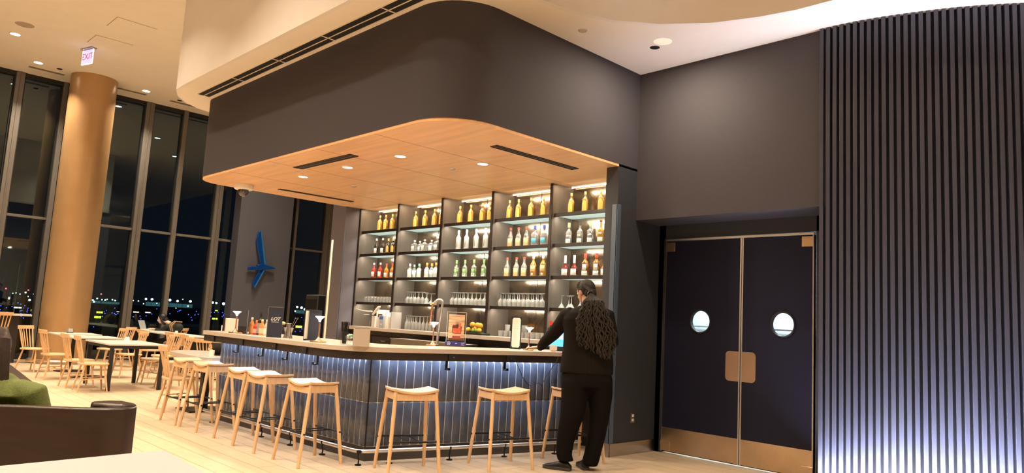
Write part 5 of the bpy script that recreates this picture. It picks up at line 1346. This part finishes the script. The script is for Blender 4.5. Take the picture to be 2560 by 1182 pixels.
locs.build('locs', M['dread'], ho)
MB().tube([knot+Vector((.03*math.cos(a)*RH.x, .03*math.cos(a)*RH.y, .03*math.sin(a)-.01)) for a in [2*PI*i/14 for i in range(14)]], .008, 6, closed=True).build('hair_tie', M['black'], ho)

# the person typing by the window
D1 = 18.35
wm = thing('person', 'seated person in black with long dark hair and glasses typing on a laptop', 'person', (0,0,0))
hq = Qp(405, 797, D1); fdw = (-RH*.92-FH*.30-Vector((0,0,.30)))
wb = MB(); fw, sw, zw, PW = head(wb, hq, fdw, .95)
ch = Qp(424, 826, D1); hp = ch+Vector((0,0,-.0)); hp = Vector((ch.x+.10, ch.y-.06, .60))
wb.tube([PW(-.02,0,-.05), Vector((ch.x,ch.y,0))+Vector((0,0,ch.z+.17))], [.05,.055], 12)
wb.tube([ch+Vector((0,0,.10)), (ch+hp)/2, hp], [.12,.12,.14], 16)
hl = Qp(381, 818, 18.40); hl.z = .815
hr = Qp(386, 818, 18.15); hr.z = .815
S1, S2 = ch+FH*.16+Vector((0,0,.10)), ch-FH*.16+Vector((0,0,.10))
E1, E2 = S1.lerp(hl,.5)-Vector((0,0,.09)), S2.lerp(hr,.5)-Vector((0,0,.09))
wb.tube([S1, E1, hl], [.04,.036,.024], 10).tube([S2, E2, hr], [.04,.036,.024], 10)
hand(wb, hl, -RH, (0,0,1), FH, .9, .4); hand(wb, hr, -RH, (0,0,1), FH, .9, .4)
for s_ in (-.10, .10):
    k_ = Vector((hp.x, hp.y, .50))+FH*s_-RH*.40; ft = Vector((k_.x, k_.y, .06))+RH*.02
    wb.tube([hp+FH*s_-Vector((0,0,.06)), k_, ft], [.085,.06,.045], 12); wb.ell(ft-RH*.06, (.11,.045,.045), 12, 8, Matrix((-RH, FH, Vector((0,0,1)))).transposed())
fuse(wb.build('body', M['skinp'], wm), .009, 2)
wj = MB(); wj.tube([ch+Vector((0,0,.14)), ch+Vector((0,0,.06)), (ch+hp)/2, hp, hp-Vector((0,0,.05))], [.09,.155,.15,.165,.14], 18)
wj.tube([S1-FH*.05, S1, E1, E1.lerp(hl,.85)], [.07,.068,.060,.042], 12).tube([S2+FH*.05, S2, E2, E2.lerp(hr,.85)], [.07,.068,.060,.042], 12)
fuse(wj.build('jumper', M['blackcl'], wm), .014, 4)
wt = MB()
for s_ in (-.10, .10):
    k_ = Vector((hp.x, hp.y, .50))+FH*s_-RH*.40; ft = Vector((k_.x, k_.y, .10))+RH*.02
    wt.tube([hp+FH*s_*.8-Vector((0,0,.04)), k_, ft], [.10,.078,.062], 12)
fuse(wt.build('trousers', M['blackcl'], wm), .014, 3)
wh_ = MB(); Rw = Matrix((fw, sw, zw)).transposed()
wh_.ell(PW(-.028,0,.034), (.098,.088,.100), 18, 12, Rw); wh_.tube([PW(-.06,0,.04), PW(-.085,0,-.06), PW(-.08,0,-.17), PW(-.06,.0,-.27)], [.06,.075,.07,.045], 14)
wh_.tube([PW(.02,.072,.05), PW(.0,.085,-.05), PW(-.02,.085,-.16)], [.022,.030,.022], 10).tube([PW(.02,-.072,.05), PW(.0,-.085,-.05), PW(-.02,-.085,-.16)], [.022,.030,.022], 10)
wh_.build('hair', M['hair'], wm)
eyes(wm, PW, fw, .95, M['white'], M['black'])
gl = MB()
for e in (-1, 1): gl.tube([PW(.097, .032*e+.022*math.cos(a), .008+.019*math.sin(a)) for a in [2*PI*i/16 for i in range(16)]], .0028, 6, closed=True)
gl.build('glasses', M['steel'], wm)
for e in (-1, 1): MB().ell(PW(.097,.032*e,.008), (.002,.021,.018), 14, 8, Rw).build('lens', mat('lit_lens', (.55,.62,.85), .15, metal=.5), wm)
t = thing('window_chair', 'beech chair the typing person sits on', 'chair'); bpy.data.objects.remove(t)
dup(chair, (hp.x, hp.y, 0), math.atan2(-RH.y, -RH.x), 'beech chair under the person typing by the window', 'beech spindle-back dining chairs')

# the person in green on the near bench, seen from behind
D2 = 3.98
gp = thing('person', 'person in an olive green top with long brown hair, seen from behind', 'person', (0,0,0))
hg = Qp(-20, 878, D2+.02); fg = (FH*.9-RH*.35-Vector((0,0,.12)))
gb = MB(); fG, sG, zG, PG = head(gb, hg, fg, 1.0)
nk = Qp(-14, 935, D2)
gb.tube([PG(-.02,0,-.05), nk], [.055,.06], 14)
wq = Vector((nk.x, nk.y, 0))+FH*.05
gb.tube([nk-Vector((0,0,.08)), Vector((wq.x,wq.y,.80)), Vector((wq.x,wq.y,.60))], [.12,.12,.15], 16)
Sg = [Qp(80, 985, D2), Qp(-112, 976, D2)]; 
for i, s_ in enumerate(Sg):
    e = s_+FH*.06+RH*(.03 if i == 0 else -.03)-Vector((0,0,.26)); h_ = wq+FH*.38+RH*(.08 if i == 0 else -.08)+Vector((0,0,.74))
    gb.tube([s_, e, h_], [.045,.04,.028], 12); hand(gb, h_, FH, (0,0,1), (-RH if i == 0 else RH), .95, .5)
    k_ = Vector((wq.x, wq.y, .52))+RH*(.12 if i == 0 else -.12)+FH*.42; ft = Vector((k_.x, k_.y, .06))
    gb.tube([Vector((wq.x,wq.y,.56))+RH*(.1 if i == 0 else -.1), k_, ft], [.085,.06,.045], 12); gb.ell(ft+FH*.06, (.11,.045,.045), 12, 8, Matrix((FH, RH, Vector((0,0,1)))).transposed())
fuse(gb.build('body', M['skinp'], gp), .009, 2)
gj = MB(); gj.loft([(Vector((wq.x,wq.y,.50)),.19,.15),(Vector((wq.x,wq.y,.70)),.185,.14),(Vector((wq.x,wq.y,.86)),.20,.135),(Qp(-12,985,D2),.215,.125),(Qp(-12,966,D2),.17,.11),(Qp(-13,945,D2),.12,.09),(Qp(-14,932,D2),.08,.08)], 24)
for i, s_ in enumerate(Sg):
    e = s_+FH*.06+RH*(.03 if i == 0 else -.03)-Vector((0,0,.26)); h_ = wq+FH*.38+RH*(.08 if i == 0 else -.08)+Vector((0,0,.74))
    gj.tube([s_-RH*(.08 if i == 0 else -.08)+Vector((0,0,.01)), s_, s_.lerp(e,.5)+RH*(.015 if i == 0 else -.015), e, e.lerp(h_,.85)], [.07,.078,.072,.064,.045], 16)
fuse(gj.build('hooded_top', M['green'], gp), .010, 5)
gt = MB()
for i in (0, 1):
    k_ = Vector((wq.x, wq.y, .52))+RH*(.12 if i == 0 else -.12)+FH*.42; gt.tube([Vector((wq.x,wq.y,.56))+RH*(.09 if i == 0 else -.09), k_, Vector((k_.x,k_.y,.10))], [.11,.08,.06], 12)
fuse(gt.build('trousers', M['blackcl'], gp), .014, 3)
gh = MB(); Rg = Matrix((fG, sG, zG)).transposed()
gh.ell(PG(-.026,0,.034), (.106,.090,.104), 22, 14, Rg)
rnd = random.Random(5)
for k in range(46):
    a = -1.5+3.0*k/45; s0 = PG(-.07-.03*math.cos(a), .078*math.sin(a), .06); s1 = PG(-.105*math.cos(a*.6)-.01, .090*math.sin(a), -.05)
    s2 = PG(-.115+.02*abs(a), .095*math.sin(a)+rnd.uniform(-.01,.01), -.15); s3 = PG(-.135+.02*abs(a), .080*math.sin(a)+rnd.uniform(-.015,.015), -.30-rnd.uniform(0,.05))
    gh.tube([PG(.01*math.cos(a), .05*math.sin(a), .128), s0, s1, s2, s3], [.008,.016,.019,.017,.005], 7)
gh.build('hair', M['hairb'], gp)
eyes(gp, PG, fG, 1.0, M['white'], M['black'])

# ------------------------------------------------------------------ the airfield outside
struct(MB().bb(-3000, 6000, 21, 6400, -14.2, -14).build('ground', mat('night_airfield', (.02,.025,.03), .9)), 'dark airfield far below the windows')
def lightm(name, c, s): return mat(name, c, .5, emit=c, es=s)
LW_ = lightm('floodlight_white', (.75,.95,1.0), 14); LG_ = lightm('lamp_greenish', (.55,1.0,.75), 6); LB_ = lightm('taxiway_blue', (.05,.07,1.0), 9)
LY_ = lightm('taxiway_sign_yellow', (.80,1.0,.05), 2.2); LR_ = lightm('beacon_red', (1.0,.06,.12), 5); LP_ = lightm('sign_pale', (1.0,.75,.6), 2.0)
srcs = {}; ZG = -14.0
UM = MB().tube([(0,0,-1),(0,0,0)], 1, 8).mesh('mast', mat('mast_steel', (.05,.05,.05), .6))
def spot(name, lb, grp, cat, px, py, wpx, hpx, dist, m_):
    low = name in ('taxiway_light', 'taxiway_sign', 'lit_sign'); q = Yp(px, py, dist)
    if low:
        g = Zp(px, py, ZG+.8)
        if 0 < g.y < 3000: q = g
        elif name == 'taxiway_light': return
    sc_ = (q-CAM).dot(_f)/FPX; key = name+m_.name
    if key not in srcs: srcs[key] = (MB().ell((0,0,0), (1,1,1), 12, 8) if hpx == wpx else MB().bb(-1,1,-.3,.3,-1,1)).mesh(name, m_)
    rx, rz = wpx*sc_/2, hpx*sc_/2
    if name == 'taxiway_light':
        o = bpy.data.objects.new(name, srcs[key]); COL.objects.link(o); o.location = q; o.scale = (rx, rx, rz); return tag(o, lb, cat, grp)
    t = thing(name, lb, cat, (q.x, q.y, ZG), 0, grp)
    h = bpy.data.objects.new('lamp_head' if not low else 'sign_face', srcs[key]); COL.objects.link(h); h.parent = t; h.location = (0, 0, q.z-ZG); h.scale = (rx, rx, rz)
    m2 = bpy.data.objects.new('mast', UM); COL.objects.link(m2); m2.parent = t; m2.location = (0, 0, q.z-ZG-rz*.8); m2.scale = (.12, .12, q.z-ZG-rz*.8)
    return t
for i, (px, py, s_) in enumerate(((365,747,6),(380,748,7),(405,749,7),(425,750,7),(444,752,6),(476,753,7),(532,756,6),(541,757,6),(559,759,8),(573,761,5),(743,767,6),(754,769,7),(762,773,6),(772,772,7),(767,783,4),(738,778,4))):
    spot('apron_floodlight', 'blue-white floodlight in the row on the night horizon', 'apron floodlights', 'floodlight', px, py, s_*.8, s_*.8, 640, LW_)
for (px, py, s_) in ((232,750,5),(243,746,5),(255,749,4),(263,750,5),(268,748,3),(281,749,4),(288,751,5),(235,754,6),(64,731,5),(74,750,7),(70,741,4),(40,732,3),(32,733,3),(50,735,3),(84,735,3),(333,751,4),(346,752,4),(359,759,4),(420,756,3),(457,748,3),(470,765,5),(519,746,4),(513,758,3),(522,768,3),(440,770,3),(392,758,3),(210,752,4),(222,750,3)):
    spot('distant_lamp', 'small greenish-white lamp far across the airfield', 'distant lamps', 'lamp', px, py, s_*.75, s_*.75, 560, LG_)
rb = random.Random(11)
bl = [(2,764),(16,769),(30,766),(45,757),(52,760),(62,764),(70,770),(76,176)][:7]+[(275,764),(287,770),(280,782),(260,779),(286,783),(303,781),(350,790),(352,797),(392,772),(430,770),(425,784),(471,786),(478,793),(480,800),(514,806),(76,815),(234,817),(545,780),(530,775),(560,785),(788,782),(775,792),(760,800),(805,800),(790,810),(770,820)]
for (px, py) in bl + [(rb.uniform(0,580), rb.uniform(768,795)) for _ in range(55)] + [(rb.uniform(735,812), rb.uniform(785,830)) for _ in range(14)]:
    spot('taxiway_light', 'tiny blue taxiway light in the darkness outside', 'blue taxiway lights', 'taxiway light', px, py, 1.9, 1.9, 900, LB_)
for (px, py, w_, lb) in ((85,776,13,'yellow lit taxiway sign left of the bronze column'),(249,781,13,'upper yellow taxiway sign right of the column'),(244,793,14,'lower yellow taxiway sign right of the column'),(537,797,12,'yellow taxiway sign above the far end of the bar'),(747,817,15,'yellow taxiway sign in the narrow window right of the pier'),(541,776,6,'small yellow sign above the one beyond the bar end')):
    spot('taxiway_sign', lb, None, 'sign', px, py, w_, w_*.40, 300, LY_)
for (px, py, w_, lb) in ((44,769,16,'pale lit sign left of the column'),(340,780,12,'pale lit sign right of the wide mullion'),(370,781,12,'pale lit sign above the laptop'),(295,779,6,'small pale sign left of the wide mullion')):
    spot('lit_sign', lb, None, 'sign', px, py, w_, w_*.25, 300, LP_)
for (px, py, lb) in ((15,721,'red beacon at far left'),(71,725,'red beacon just left of the column'),(415,772,'red light above the typing person'),(253,735,'faint red beacon right of the column')):
    spot('red_beacon', lb, None, 'beacon', px, py, 3.5, 3.5, 500, LR_)

for (x0, x1, y0, y1, lb) in ((362, 482, 757, 767, 'long low lit building far across the airfield'), (225, 300, 753, 759, 'low lit building far away, right of the column'), (738, 790, 776, 784, 'low lit building in the window right of the pier')):  # added blocks; their emissive band stands in for the teal glow on the horizon
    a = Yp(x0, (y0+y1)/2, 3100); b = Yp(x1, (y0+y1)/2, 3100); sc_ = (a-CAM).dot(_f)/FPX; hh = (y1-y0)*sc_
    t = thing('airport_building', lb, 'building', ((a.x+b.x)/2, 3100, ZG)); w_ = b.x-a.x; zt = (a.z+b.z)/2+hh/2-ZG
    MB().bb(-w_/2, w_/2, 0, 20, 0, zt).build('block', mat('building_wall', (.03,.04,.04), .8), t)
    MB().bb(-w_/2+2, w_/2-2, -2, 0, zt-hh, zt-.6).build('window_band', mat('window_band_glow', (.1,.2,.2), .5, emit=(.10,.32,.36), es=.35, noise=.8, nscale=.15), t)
